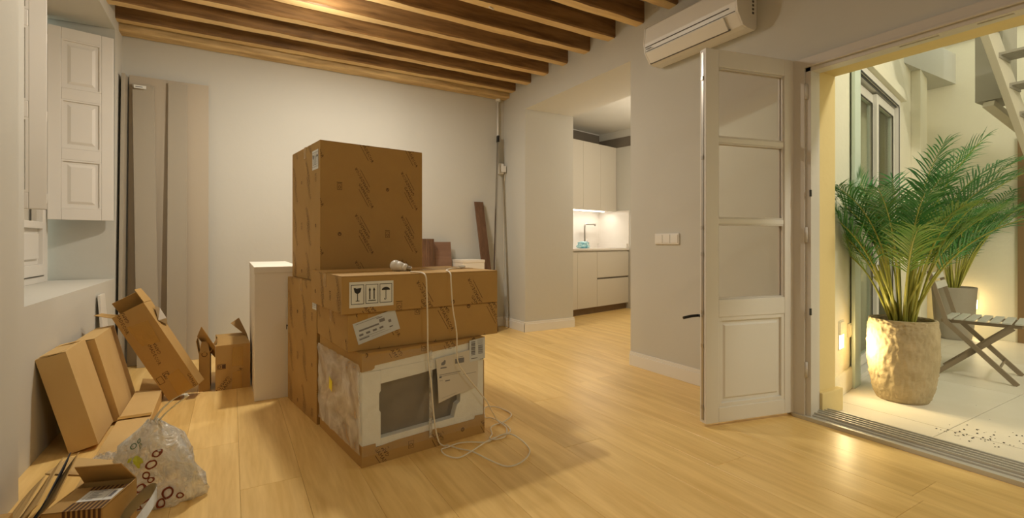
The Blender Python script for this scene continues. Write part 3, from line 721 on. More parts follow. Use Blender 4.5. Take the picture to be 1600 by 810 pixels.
for az, L_, lean, arch in ((0, 1.32, 12, 1.55), (20, 1.45, 16, 1.2), (-15, 1.35, 14, 1.5), (-40, 1.25, 13, 1.6), (180, 1.12, 10, 1.9), (160, 1.05, 12, 2.1), (200, 1.15, 14, 1.7),
                           (-80, 1.1, 12, 1.5), (-110, 1.12, 10, 1.7), (-140, 1.1, 15, 1.6), (60, 1.1, 6, 1.0), (100, 1.15, 5, 1.1), (140, 1.1, 7, 1.5), (-60, 1.25, 6, 1.0), (10, 1.3, 4, .9)):
    F1.append((R(az)+cr, L_, lean, arch*1.12, False, .47))
for az in range(0, 360, 40):
    F1.append((R(az+random.uniform(-12, 12))+cr, random.uniform(.78, .98), random.uniform(8, 20), random.uniform(1.2, 2.0), True, .48))
for az in (5, -25, 35, 185, 170, -70, -120):
    F1.append((R(az)+cr, random.uniform(1.0, 1.15), random.uniform(16, 26), random.uniform(1.3, 1.9), False, .40))
potp = [(.115,0),(.14,.004),(.165,.08),(.185,.20),(.193,.34),(.190,.46),(.182,.53),(.178,.54),(.168,.538),(.165,.52),(.163,.48)]
palm('tall areca palm in a rough ochre clay pot by the patio threshold', (3.89, 1.475, 0), potp, POTM, .49, .165, F1, 5, 16)
F2 = []; random.seed(8)
for az in range(0, 360, 30):
    F2.append((R(az)+cr, random.uniform(.95, 1.25), random.uniform(8, 20), random.uniform(1.3, 2.0), False, .35))
for az in (0, 15, -20, -45, 30): F2.append((R(az)+cr, random.uniform(1.2, 1.4), 20, 1.6, False, .35))
potg = [(.12,0),(.14,.004),(.158,.10),(.175,.30),(.185,.50),(.19,.56),(.178,.562),(.172,.54),(.17,.50)]
palm('second palm in a smooth grey pot standing against the far patio wall', (6.83, 2.12, 0), potg, POTG, .51, .17, F2, 6, 10)
random.seed(3)
# patio folding chair
def chair():
    ax = Vector((.985, .17, 0)); W = .42
    t = thing('folding_chair', 'grey slatted folding chair with crossed taupe legs beside the patio palms', 'chair', (4.94, 1.17, 0), math.atan2(.17, .985))
    # local x = width, local y = towards the backrest
    ftop = .455; 
    for k, x in enumerate((0.0, W)):
        bm = nbm(); slab(bm, (x, .005, .003), (x, .40, .43), .022, .034, (0,1,1)); slab(bm, (x, .395, .425), (x, .50, .82), .020, .030, (0,1,1)); obj('back_post', bm, CHAIRM, t, .002)
        x2 = x+.03 if k == 0 else x-.03
        bm = nbm(); slab(bm, (x2, .46, .003), (x2, .03, .415), .020, .034, (0,1,1)); obj('leg', bm, CHAIRM, t, .002)
        bm = nbm(); slab(bm, (x2, -.02, .430), (x2, .43, .430), .018, .026); obj('seat_rail', bm, CHAIRM, t, .002)
    bm = nbm(); tube(bm, [(.01, .10, .11), (W-.01, .10, .11)], .009, 8); obj('stretcher', bm, CHAIRM, t)
    bm = nbm(); tube(bm, [(.04, .37, .09), (W-.04, .37, .09)], .009, 8); obj('stretcher', bm, CHAIRM, t)
    for k in range(7):
        y = -.03+k*.066
        bm = nbm(); box(bm, -.005, W+.005, y, y+.05, .444, .456); obj('seat_slat', bm, SLATM, t, .003)
    for k in range(2):
        z = .68+k*.075; y = .395+(z-.425)/.395*.105
        bm = nbm(); hexa(bm, [(0, y-.02, z), (W, y-.02, z), (W, y-.008, z), (0, y-.008, z)], [(0, y-.005, z+.052), (W, y-.005, z+.052), (W, y+.007, z+.052), (0, y+.007, z+.052)]); obj('back_slat', bm, SLATM, t, .002)
chair()
# steel staircase overhead
t = thing('metal_staircase', 'cream painted steel staircase climbing overhead across the patio', 'staircase', (6.05, 1.40, 2.03))
for y in (0, -.75):
    bm = nbm(); slab(bm, (.5, y, -.405), (-2.2, y, 1.79), .05, .20, (0,0,1)); obj('stringer', bm, STAIRM, t, .003)
for k in range(12):
    x = .40-k*.25; z = -.81*x+.04; tm = nbm()
    for q in range(8): box(tm, x-.12+q*.031, x-.12+q*.031+.02, -.72, -.03, z, z+.02)
    box(tm, x-.125, x+.125, -.725, -.715, z-.02, z+.02); box(tm, x-.125, x+.125, -.035, -.025, z-.02, z+.02)
    obj('tread', tm, STAIRG, t)
bm = nbm(); box(bm, 5.75, 6.12, 1.46, 1.64, 2.30, 3.6); o = obj('wall_locker', bm, STAIRG, None, .004); tag(o, 'plain grey metal cabinet hanging beside the patio staircase', 'cabinet')
bm = nbm(); slab(bm, (7.13, 1.30, 1.75), (5.75, 1.55, 2.27), .08, .05); o = obj('support_bracket', bm, STAIRM, None, .003); tag(o, 'slanting cream steel bracket under the grey hanging cabinet', 'bracket')
# scattered soil
bm = nbm()
for k in range(70):
    a = random.random(); x = 3.30+random.gauss(.14, .05)+.25*a*random.random(); y = 1.05+random.gauss(0, .10)-.15*a
    if k > 60: x, y = random.uniform(3.3, 4.6), random.uniform(.5, 1.25)
    s = random.uniform(.001, .0035); box(bm, x-s, x+s*1.5, y-s, y+s, .0005, s)
o = obj('scattered_soil', bm, SOIL); o['kind'] = 'stuff'; tag(o, 'dark crumbs of soil scattered on the patio tiles', 'soil')

# ================================================================ CARTON STACK
RZ = math.atan2(.134, .991)
# base box of the tower, upper tower box
tb = carton('carton', 'tall printed cardboard box on the floor at the back, carrying the largest cube box', 'box', (.421, 2.955, 0), R(8.8), .65, .62, .82, ('left', 'front'), group='printed cartons in the stack')
handling_label(tb, (0, .075, .66), (0,-1,0), (0,0,1), .075, .10)
tu = carton('carton', 'largest cube-shaped cardboard box on top of the stack, nearest the beams', 'box', (.440, 2.960, .8215), R(8.0), .655, .615, .823, ('front', 'left'), group='printed cartons in the stack')
handling_label(tu, (0, .148, .66), (0,-1,0), (0,0,1), .12, .115)
b2 = carton('carton', 'flat printed cardboard box with the tilted grey shipping label', 'box', (.470, 2.341, .532), R(4.6), .838, .60, .179, ('front', 'left'), group='printed cartons in the stack', stamps=(.20, .17))
F = Flat(); F.rect(0, 0, .215, .105); lbn = F.put('shipping_label', STICKP, b2, (.05, 0, .030), (cos(.27), 0, sin(.27)), (-sin(.27), 0, cos(.27)), .0016); lbn['label'] = 'tilted pale grey shipping label with rows of small print'
F = Flat(); F.rect(.02, .058, .10, .008); F.rect(.012, .095, .12, .002); F.rect(.115, .088, .03, .004)
for k in range(4): F.rect(.015+k*.034, .036, .020, .010)
F.rect(.01, .026, .13, .0015); F.rect(.01, .018, .05, .006); F.rect(.07, .016, .10, .001); F.rect(.125, .066, .028, .016); F.rect(.168, .05, .014, .014); F.rect(.166, .025, .018, .006)
F.put('small_print', GREYINK, lbn, (.05, 0, .030), (cos(.27), 0, sin(.27)), (-sin(.27), 0, cos(.27)), .0024)
F = Flat(); F.rect(.045, .135, .05, .044); F.put('tape_end', TAPE, b2, (0,0,0), (1,0,0), (0,0,1), .001)
b1 = carton('carton', 'flat printed cardboard box with the handling-symbol sticker, bulb lying on it', 'box', (.440, 2.324, .713), R(5.1), .865, .60, .179, ('front', 'left'), group='printed cartons in the stack', stamps=(.13, .02))
handling_label(b1, (.034, 0, .028), (1,0,0), (0,0,1), .215, .122)

# appliance in polystyrene, wrapped in film
t = thing('boxed_appliance', 'film-wrapped appliance packed in white polystyrene under the flat boxes', 'appliance', (.52, 2.281, 0), RZ)
W, D, H = .692, .645, .531
bm = nbm(); box(bm, .045, W-.03, .045, D-.02, .04, H-.03); obj('appliance_body', bm, DARKU, t, .01)
bm = nbm()   # lower tray with ragged top edge
f = .004
extr(bm, [(0,0,0),(W,0,0),(W,0,.10),(W-.06,0,.105),(W-.065,0,.088),(.42,0,.088),(.40,0,.092),(.18,0,.088),(.07,0,.078),(.068,0,.098),(0,0,.098)], (0,f,0))
extr(bm, [(0,f,0),(0,D,0),(0,D,.10),(0,.45,.14),(0,.30,.16),(0,.16,.13),(0,.10,.10),(0,f,.098)], (f,0,0))
box(bm, f, W, D-f, D, 0, .4); box(bm, W-f, W, f, D-f, 0, .4); box(bm, f, W-f, f, D-f, 0, f)
obj('cardboard_tray', bm, CARD, t)
bm = nbm()
extr(bm, [(0,0,H),(0,0,.445),(.048,0,.448),(.062,0,.455),(.064,0,.468),(.25,0,.482),(.45,0,.496),(W,0,.518),(W,0,H)], (0,f,0))
extr(bm, [(0,f,H),(0,D,H),(0,D,.33),(0,.52,.30),(0,.42,.33),(0,.22,.40),(0,.10,.44),(0,f,.445)], (f,0,0))
box(bm, f, W-f, f, D-f, H-f, H)
obj('cardboard_lid', bm, CARD, t)
F = stamp_pattern(W, .07, .1, .05); F.put('print', INK, t, (0,0,.0), (1,0,0), (0,0,1)); 
F = stamp_pattern(.62, .04, .15, .03); F.put('print', INK, t, (.02,0,.492), (1,0,0), (0,0,1))
bm = nbm(); y0, y1 = .0045, .05
def fr(pts, a=y0, b=y1): extr(bm, [(x, a, z) for x, z in pts], (0, b-a, 0))
fr([(.004,.08),(.095,.08),(.095,.24),(.085,.25),(.085,.33),(.095,.34),(.095,.44),(.004,.44)])
fr([(.004,.44),(W-.004,.46),(W-.004,.522),(.004,.522)])
fr([(.095,.375),(.30,.39),(.40,.40),(W-.004,.41),(W-.004,.46),(.095,.442)])
fr([(.52,.19),(.54,.2),(.545,.41),(W-.004,.41),(W-.004,.08),(.50,.08),(.50,.125)], y0+.001, y1)
fr([(.095,.08),(.50,.08),(.50,.125),(.095,.115)])
obj('polystyrene_front', bm, FOAM, t, .002)
bm = nbm()
for pts in ([(0,.09),(.03,.10),(.035,.17),(.07,.19),(.05,.22),(.03,.215),(.03,.28),(.0,.30)], [(.0,.30),(.035,.29),(.06,.36),(.055,.44),(0,.45)]):
    extr(bm, [(.003, y+.010, z) for y, z in pts], (.03, 0, 0))
obj('polystyrene_corner', bm, FOAM, t, .002)
bx('inner_side_liner', CARDL, t, .006, .044, .055, D-.01, .02, H-.03)
bm = nbm(); n1, n2 = 26, 18; g = [[bm.verts.new((-.006-abs(random.gauss(0, .0035))-(.008 if 3 < i < 20 and 4 < j < 13 else 0), D*i/n1, .06+.42*j/n2)) for j in range(n2+1)] for i in range(n1+1)]
for i in range(n1):
    for j in range(n2): bm.faces.new((g[i][j], g[i+1][j], g[i+1][j+1], g[i][j+1])).smooth = True
obj('stretch_film', bm, FILM, t)
bm = nbm(); g = [[bm.verts.new((W*i/30, -.003-abs(random.gauss(0, .0012)), .05+.47*j/16)) for j in range(17)] for i in range(31)]
for i in range(30):
    for j in range(16): bm.faces.new((g[i][j], g[i+1][j], g[i+1][j+1], g[i][j+1])).smooth = True
obj('stretch_film', bm, film('front_film', (.80,.80,.78), .10, .12, (5, .5)), t)
F = Flat(); F.pl([(.385,.452),(.395,.34),(.402,.222),(.50,.245),(.64,.262),(.645,.38),(.64,.475)]); dc = F.put('document', PAPERW, t, (0,-.006,0), (1,0,0), (0,0,1), .0005)
F = Flat(); F.pl([(.415,.415),(.418,.428),(.428,.432),(.434,.440),(.443,.436),(.441,.420),(.432,.413)]); F.rect(.412,.397,.036,.006); F.rect(.414,.404,.03,.001)
F.rect(.50,.410,.055,.026); F.rect(.505,.442,.045,.002)
F.rect(.405,.365,.13,.0025); F.rect(.405,.357,.11,.0015); F.rect(.405,.350,.014,.009); F.rect(.405,.335,.02,.0015); F.rect(.44,.327,.028,.006); F.rect(.55,.345,.08,.002)
F.rect(.42,.25,.09,.001, .15)
F.put('small_print', GREYINK, dc, (0,-.006,0), (1,0,0), (0,0,1), .0013)
F = Flat(); F.pl([(.590,.405),(.690,.412),(.690,.528),(.588,.520)]); bc = F.put('barcode_sticker', STICKP, t, (0,-.0065,0), (1,0,0), (0,0,1), .0005)
F = Flat()
for k in range(11): F.rect(.600, .44+k*.0068, .026, .0034+.002*(k%3)); 
for k in range(8): F.rect(.645, .442+k*.006, .030, .003+.0015*(k%2))
for k in range(4): F.rect(.640, .495+k*.007, .035, .0018)
F.rect(.60,.42,.04,.004); F.rect(.655,.41,.025,.003)
F.put('small_print', GREYINK, bc, (0,-.0065,0), (1,0,0), (0,0,1), .0013)
F = Flat(); F.pl([(0,0),(.045,-.012),(.052,.045),(.004,.062)]); F.put('yellow_tag', YEL, t, (-.024, .40, .285), (0,-1,0), (0,0,1), .001)
bm = nbm(); box(bm, .345, .362, -.012, -.009, .06, .50); obj('film_strap', bm, CLEAR, t)

# white carton behind the tower
t = thing('white_carton', 'tall plain white box standing left of the stack, letter M on it', 'box', (.128, 3.59, 0), 0)
bx('body', WHITEC, t, 0, .27, 0, .98, 0, .88, bevel=.004); bx('lid', WHITEC, t, -.003, .273, -.003, .983, .845, .888, bevel=.003)
F = Flat(); F.text('M', .205, .475, .045); F.put('print', BLACK, t, (0,0,0), (1,0,0), (0,0,1))

# light bulb
t = thing('light_bulb', 'white light bulb lying on the top flat cardboard box', 'bulb', (.775, 2.60, .8925+.030), 0)
BM = Matrix.Rotation(R(-34), 4, 'Z') @ Matrix.Rotation(R(101), 4, 'Y')
bm = nbm(); lathe(bm, [(.004,-.031)]+[(.031*cos(a), .031*sin(a)) for a in [R(-75+15*k) for k in range(8)]]+[(.029,.018),(.024,.034),(.022,.045)], 28, BM); obj('globe', bm, mat('bulb_white', (.82,.81,.78), .3), t)
bm = nbm(); lathe(bm, [(.022,.045),(.0215,.056),(.018,.064),(.014,.066)], 28, BM); obj('collar', bm, PLASTW, t)
bm = nbm(); lathe(bm, [(.0135,.064),(.0145,.067),(.013,.070),(.0145,.073),(.013,.076),(.0145,.079),(.013,.082),(.0145,.085),(.011,.089),(.004,.093)], 24, BM); obj('screw_base', bm, METAL, t)
# cables
pts1 = [(.80,2.42,.8965),(.83,2.36,.8965),(.837,2.300,.885),(.842,2.296,.83),(.847,2.296,.661),(.85,2.296,.467),(.865,2.292,.336),(.879,2.288,.16),(.90,2.285,.05),(.935,2.30,.010),(.96,2.30,.007)]
loops = [(.991,2.239),(1.032,2.164),(1.059,2.028),(1.108,1.948),(1.181,1.943),(1.261,1.997),(1.307,2.086),(1.315,2.182),(1.294,2.255),(1.228,2.272),(1.147,2.236),(1.032,2.164),(.949,2.145),(.904,2.189),(.902,2.250),(.952,2.285),(1.012,2.29),(1.069,2.262),(1.149,2.24),(1.236,2.267),(1.302,2.27),(1.343,2.331),(1.347,2.408),(1.322,2.511),(1.304,2.56),(1.375,2.701),(1.43,2.669),(1.465,2.619),(1.464,2.531),(1.426,2.47),(1.365,2.441),(1.297,2.419),(1.245,2.376),(1.225,2.322),(1.18,2.261),(1.205,2.225),(1.275,2.26),(1.33,2.35),(1.33,2.446)]
lp = [(x, y, .006+.0045*(k%3)) for k, (x, y) in enumerate(loops)]
pts2 = [(1.30,2.44,.06),(1.229,2.335,.129),(1.195,2.328,.188),(1.145,2.322,.251),(1.052,2.310,.37),(1.013,2.305,.443),(1.009,2.305,.578),(.99,2.312,.713),(.983,2.318,.847),(.986,2.330,.885),(.99,2.37,.8965),(1.02,2.47,.8965),(1.10,2.60,.897),(1.17,2.63,.898)]
t = thing('cable', 'long thin white cable draped over the stack and coiled on the floor', 'cable', (0,0,0))
bm = nbm(); tube(bm, spline(pts1+lp+pts2, 6), .0037, 8); obj('cord', bm, CABLE, t)
bm = nbm(); tube(bm, [(1.165,2.628,.903),(1.20,2.655,.903)], .009, 10); tube(bm, [(1.20,2.655,.903),(1.222,2.672,.903)], .006, 8); obj('connector', bm, PLASTW, t)

# ================================================================ BACK WALL LEANERS
def leaner(name, label, cat, m, x0, x1, yb, yt, z1, thk, dx=0, group=None):
    bm = nbm(); hexa(bm, [(x0,yb-thk,.001),(x1,yb-thk,.001),(x1,yb,.001),(x0,yb,.001)], [(x0+dx,yt-thk,z1),(x1+dx,yt-thk,z1),(x1+dx,yt,z1),(x0+dx,yt,z1)])
    o = obj(name, bm, m, None, .0015); tag(o, label, cat, group); return o
g = 'furniture panels leaning on the back wall'
leaner('panel', 'widest beige panel leaning on the back wall, behind the two grey strips', 'panel', BOARDB, -.765, -.185, 5.16, 5.265, 2.495, .019, group=g)
pa = leaner('panel', 'leftmost grey-beige strip panel with a small white sticker at its top', 'panel', BOARDG, -.685, -.535, 5.06, 5.235, 2.42, .022, -.055, g)
pb = leaner('panel', 'second grey-beige strip panel, right of the stickered one on the back wall', 'panel', BOARDG, -.485, -.345, 5.08, 5.240, 2.47, .022, -.003, g)
leaner('panel', 'narrow panel standing edge-on in the corner left of the wide panels', 'panel', BOARDG, -.80, -.775, 5.10, 5.262, 2.47, .14, 0, g)
F = Flat(); F.rect(0, 0, .085, .026); s = F.put('sticker', STICK, pa, (-.725, 5.21-.022, 2.375), (1,0,0), (0,-.07,1), .002); s['label'] = 'small white sticker'
F = Flat(); F.rect(.01, .010, .05, .006); F.put('small_print', GREYINK, s, (-.725, 5.21-.022, 2.375), (1,0,0), (0,-.07,1), .003)
leaner('wood_offcut', 'tall thin dark walnut board leaning in the right end of the back wall', 'board', WALNUT, 2.60, 2.715, 5.0, 5.26, 1.54, .02, -.07, 'dark boards at the back wall')
leaner('wood_offcut', 'reddish brown square board showing above the flat boxes behind the bulb', 'board', wood('brown_board', (.20,.11,.07), (.26,.15,.10), 0, 2, .5, 0, .05, 6), 1.99, 2.21, 5.1, 5.22, 1.055, .02, -.01, 'dark boards at the back wall')
t = thing('grooved_roll', 'dark brown rolled grooved sheet standing just right of the cube box', 'roll', (1.87, 5.12, 0))
bm = nbm(); n = 24
pr = []
for k in range(n*2): 
    a = pi*k/n; r = .092 if k % 2 else .083; pr.append((r*cos(a), r*sin(a)*.8, 0))
extr(bm, pr, (0,0,1.09)); obj('sheet', bm, WALNUT, t)
t = thing('small_white_carton', 'low white box top showing at the back wall beside the brown board', 'box', (2.23, 4.92, 0))
bx('body', WHITEC, t, 0, .27, 0, .32, 0, .845, bevel=.004); bx('lid', WHITEC, t, -.003, .273, -.003, .323, .82, .852, bevel=.003)
t = thing('metal_pole', 'slim grey metal strip pole with a dark cap leaning in the back corner', 'pole', (0,0,0))
bm = nbm(); slab(bm, (2.60, 4.90, .003), (2.845, 5.235, 2.30), .032, .016, (1,0,0)); obj('strip', bm, METAL, t, .001)
bm = nbm(); slab(bm, (2.843, 5.232, 2.29), (2.851, 5.243, 2.37), .042, .022, (1,0,0)); obj('end_cap', bm, BLACKM, t, .001)

# ================================================================ LEFT FLOOR CLUTTER
def mat4(xa, ya, za, o):
    xa, ya, za = Vector(xa), Vector(ya), Vector(za)
    return Matrix(((xa.x, ya.x, za.x, o[0]), (xa.y, ya.y, za.y, o[1]), (xa.z, ya.z, za.z, o[2]), (0,0,0,1)))
def open_carton(name, label, W, D, H, M=None, loc=(0,0,0), rz=0, m=CARD, group=None, flaps=((0, 100), (1, 110), (2, 80), (3, 95)), fl=.11, th=.004, prt=None):
    """flaps: (side, angle from closed) ; side 0 front,1 right,2 back,3 left"""
    t = thing(name, label, 'box', loc, rz, group, M)
    bm = nbm(); box(bm, 0, W, 0, th, 0, H); box(bm, 0, W, D-th, D, 0, H); box(bm, 0, th, th, D-th, 0, H); box(bm, W-th, W, th, D-th, 0, H); box(bm, th, W-th, th, D-th, 0, th)
    obj('body', bm, m, t)
    for s, a in flaps:
        a = R(a); c, sn = cos(a)*fl, sin(a)*fl; bm = nbm()
        if s == 0: q = [(0.002,0,H),(W-.002,0,H)], (0, c, sn)
        if s == 2: q = [(W-.002,D,H),(0.002,D,H)], (0, -c, sn)
        if s == 3: q = [(0,D-.002,H),(0,.002,H)], (c, 0, sn)
        if s == 1: q = [(W,.002,H),(W,D-.002,H)], (-c, 0, sn)
        (p1, p2), d = q; e = (Vector(p2)-Vector(p1)).normalized()*.012; d = Vector(d)
        P = [Vector(p1), Vector(p2), Vector(p2)+d-e, Vector(p1)+d+e]; nrm = (P[1]-P[0]).cross(d).normalized()*.003
        extr(bm, P, nrm); obj('flap', bm, m, t)
    return t
# two cartons leaning on the parapet
def lean_carton(label, xb, y0, y1, hgt, thk, m, dx):
    # bottom outer edge at x=xb ; leans so the top touches the wall
    a = math.asin(dx/hgt); za = Vector((-sin(a), 0, cos(a))); xa = Vector((cos(a), 0, sin(a)))
    o = Vector((xb, y0, 0.0)) - xa*thk; lift = thk*sin(a); o.z += lift-.0
    M = mat4(xa, (0,1,0), za, o)
    return M
M1 = lean_carton('', -.585, 3.16, 3.52, .50, .115, CARDL, .125)
t = open_carton('carton_leaning', 'brown carton leaning on the wall, the nearer of the two below the sill', .115, .36, .495, M=M1, m=CARDL, flaps=((1, 4), (3, 2), (2, 5)), fl=.10)
M2 = lean_carton('', -.555, 3.535, 4.06, .49, .115, CARDL, .115)
t = open_carton('carton_leaning', 'brown carton leaning on the wall, farther one under the sill end', .115, .525, .49, M=M2, m=CARDL, flaps=((1, 6), (3, 2)), fl=.09)
# tilted carton with tape
MD = mat4((.857,-.175,.484), (.2,.98,0), (-.474,.097,.875), (-.36, 3.89, 0.0))
t = open_carton('open_carton_tilted', 'printed cardboard box tipped over at an angle with torn open flaps', .195, .13, .645, M=MD, flaps=((1, 85), (2, 60), (3, 140)), fl=.10)
F = Flat(); d_ = R(85)
for (u, v) in ((.10, .36), (.05, .63), (.19, .04)):
    F.text('GAMADECOR', u-.018, v-.03, .028, d_+pi); F.text('GAMADECOR', u+.018, v+.03, .028, d_)
F.frame(.01, .12, .035, .05, .003); F.frame(.055, .135, .035, .045, .003); F.ring(.072, .157, .014, .004)
F.clip(.195, .645); F.put('print', INK, t, (0,0,0), (1,0,0), (0,0,1))
F = Flat(); F.pl([(.06,.0),(.16,0),(.15,.16),(.07,.15)]); F.put('tape', TAPE, t, (0,0,0), (1,0,0), (0,0,1), .0012)
F = Flat(); F.pl([(.05,.40),(.15,.37),(.16,.53),(.04,.55)]); F.put('tape', TAPE, t, (0,0,0), (1,0,0), (0,0,1), .0012)
bm = nbm(); g_ = [(.198,.03,.50),(.205,.10,.45),(.201,.14,.54),(.21,.08,.60),(.24,.05,.57),(.235,.06,.49)]
vv = [bm.verts.new(p) for p in g_]
for q in ((0,1,5),(1,2,5),(2,3,4),(2,4,5),(3,0,4),(0,5,4)): bm.faces.new([vv[i] for i in q])
o = obj('paper_scrap', bm, PAPERW, t)
# white board against the parapet
bm = nbm(); hexa(bm, [(-.74,4.28,.001),(-.755,4.28,.001),(-.755,4.47,.001),(-.74,4.47,.001)], [(-.795,4.35,.68),(-.81,4.35,.68),(-.81,4.50,.68),(-.795,4.50,.68)])
o = obj('white_board', bm, mat('white_board', (.78,.76,.70), .4), None, .001); tag(o, 'narrow white board leaning under the window sill behind the tipped carton', 'board')
# folded slim carton, square carton
t = open_carton('slim_carton', 'thin folded cardboard box standing between the tipped and the square box', .066, .22, .27, loc=(-.200, 4.02, 0), rz=R(0), m=CARD, flaps=((0, 60), (1, 120), (3, 100)), fl=.085)
F = Flat(); F.ring(.033, .02, .018, .004); F.put('print', INK, t, (0,-.0,.24), (1,0,0), (0,0,1))
t = open_carton('square_carton', 'taped square cardboard box with one flap up beside the white box', .215, .50, .315, loc=(-.10, 3.98, 0), rz=R(1.5), m=CARD, flaps=((2, 2), (0, 3)), fl=.24)
bm = nbm(); extr(bm, [(-.004,.01,.315),(-.004,.10,.22),(-.115,.22,.36),(-.085,.02,.46)], (.003,0,.0)); obj('flap', bm, CARD, t)
bm = nbm(); extr(bm, [(.212,.30,.315),(.212,.49,.315),(.16,.49,.44),(.10,.36,.42)], (.003,0,.0)); obj('flap', bm, CARDD, t)
F = Flat(); F.text('GAMADECOR', .10, .07, .03, R(50)); F.text('GAMADECOR', .02, .02, .03, R(230)); F.frame(.012, .15, .05, .035, .003); F.rect(.04,.155,.02,.025); F.ring(.024,.168,.011,.004)
F.clip(.215, .315); F.put('print', INK, t, (0,0,0), (1,0,0), (0,0,1))
F = Flat(); F.pl([(.10,.165),(.17,.16),(.17,.30),(.105,.30)]); F.put('tape', TAPE, t, (0,0,0), (1,0,0), (0,0,1), .0012)
F = Flat(); F.pl([(.10,0),(.165,0),(.16,.13),(.105,.12)]); F.put('tape', TAPE, t, (0,0,0), (1,0,0), (0,0,1), .0012)
# long low carton
t = thing('long_carton', 'long flat cardboard box lying on the floor along the leaning cartons', 'box', (-.545, 2.42, 0), R(0))
bm = nbm(); hexa(bm, [(0,0,.0),(.165,0,0),(.145,1.52,0),(.0,1.55,0)], [(0,0,.06),(.165,0,.055),(.145,1.50,.075),(0,1.55,.075)]); obj('body', bm, CARDL, t, .003)
bm = nbm(); extr(bm, [(-.0,1.56,.0),(.145,1.54,0),(.16,1.66,.10),(.02,1.68,.12)], (0,.004,.0)); obj('flap', bm, CARD, t)
bm = nbm(); box(bm, .0,.15,.95,1.0,.0755,.0765); obj('tape', bm, TAPE, t)
# small labelled carton, front left
t = open_carton('small_labelled_carton', 'small open carton with white address label and dark striped tape', .165, .20, .20, loc=(-.515, 2.04, 0), rz=R(-18), m=CARD, flaps=((2, 50),), fl=.11)
bm = nbm(); box(bm, .0, .165, 0, .16, .196, .199); obj('top_flap', bm, CARD, t)
F = Flat(); F.rect(0, 0, .10, .075); s = F.put('address_label', STICK, t, (.06,.055,.1995), (1,0,0), (0,1,0), .001); s['label'] = 'white address label with rows of small print'
F = Flat(); F.rect(.080,.02,.010,.04)
for k in range(6): F.rect(.02+.0*(k%2), .012+k*.011, .02+.008*(k%3), .003)
F.rect(.012,.005,.001,.065); F.rect(.072,.005,.001,.065)
F.put('small_print', GREYINK, s, (.06,.055,.1995), (1,0,0), (0,1,0), .002)
F = Flat()
for k in range(8): F.rect(.055+k*.014, 0, .008, .053); F.rect(.055+k*.014, .132, .008, .028)
F.clip(.165,.16); F.put('striped_tape', INK, t, (0,0,.1995), (1,0,0), (0,1,0), .0008)
F = Flat()
for k in range(8): F.rect(.055+k*.014, .06, .008, .14)
F.clip(.165,.2); F.put('striped_tape', INK, t, (0,0,0), (1,0,0), (0,0,1), .0008)
# near corner carton
t = open_carton('corner_carton', 'brown carton in the near left corner of the floor, mostly out of view', .20, .42, .27, loc=(-.745, 1.50, 0), rz=0, m=CARD, flaps=((1, 6), (3, 8)), fl=.095)
# upright flat cardboard and mailers fanned behind it
random.seed(12)
fan = [(-.735, .17, CARDL, 'rearmost brown cardboard sheet fanned against the near wall edge'), (-.712, .185, CARD, 'brown padded envelope leaning in the fan by the near wall edge'), (-.685, .225, CARDL, 'tall pointed brown cardboard sheet in front of the padded envelope'),
       (-.664, .240, DARKSH, 'dark navy sheet slotted between the brown cardboard sheets'), (-.640, .235, CARD, 'brown cardboard sheet right beside the small labelled carton')]
for k, (x, h, m, lab) in enumerate(fan):
    bm = nbm(); T = .004; n = 6; nz = (T if k != 1 else .010)
    for q in range(n):
        a, b = q/n, (q+1)/n
        def P(v, t): return (x+.115*t+.012*sin(pi*t)*(1 if k % 2 else -1)+.01*v, 2.16+.34*v-.04*t*v+.05*t*(1-v), h*t*(.72+.28*v))
        hexa(bm, [P(0,a), (P(0,a)[0]+nz, P(0,a)[1], P(0,a)[2]), (P(1,a)[0]+nz, P(1,a)[1], P(1,a)[2]), P(1,a)], [P(0,b), (P(0,b)[0]+nz, P(0,b)[1], P(0,b)[2]), (P(1,b)[0]+nz, P(1,b)[1], P(1,b)[2]), P(1,b)])
    bmesh.ops.remove_doubles(bm, verts=bm.verts[:], dist=.0003)
    o = obj('cardboard_sheet' if m is not DARKSH else 'dark_sheet', bm, m); tag(o, lab, 'sheet', 'flat packaging fanned by the wall')
bm = nbm(); hexa(bm, [(-.62,2.50,.075),(-.42,2.36,.075),(-.40,2.50,.075),(-.58,2.64,.075)], [(-.62,2.50,.082),(-.42,2.36,.082),(-.40,2.50,.082),(-.58,2.64,.082)])
bmesh.ops.translate(bm, verts=bm.verts[:], vec=(0,0,.08))
o = obj('cardboard_sheet', bm, CARDL); tag(o, 'flat pale cardboard sheet lying behind the small labelled carton', 'sheet', 'flat packaging fanned by the wall')
# scraps of clear plastic wrap
def crumple(name, label, cen, sx, sy, amp, m, seed, zb):
    random.seed(seed); bm = nbm(); n = 26; g = []
    for i in range(n+1):
        row = []
        for j in range(n+1):
            q = Vector((i*.33+seed*9, j*.33, seed)); a, b = (i/n-.5)*2, (j/n-.5)*2
            edge = max(0, 1-max(abs(a), abs(b))**3); rr = .82+.3*noise.noise(Vector((math.atan2(b, a)*1.3, seed*3, 0)))
            row.append(bm.verts.new((cen[0]+sx*.5*a*rr+noise.noise(q+Vector((5,0,0)))*sx*.10, cen[1]+sy*.5*b*rr+noise.noise(q+Vector((0,7,0)))*sy*.10, zb+.001+amp*2.6*edge*abs(noise.noise(q*1.3))+amp*.5*edge)))
        g.append(row)
    for i in range(n):
        for j in range(n): bm.faces.new((g[i][j], g[i+1][j], g[i+1][j+1], g[i][j+1]))
    o = obj(name, bm, m); tag(o, label, 'plastic wrap', 'crumpled clear plastic wrap'); return o
crumple('plastic_wrap', 'crumpled clear plastic wrap on the long flat box, farther piece', (-.47, 2.72, 0), .14, .20, .022, CLEAR, 1, .083)
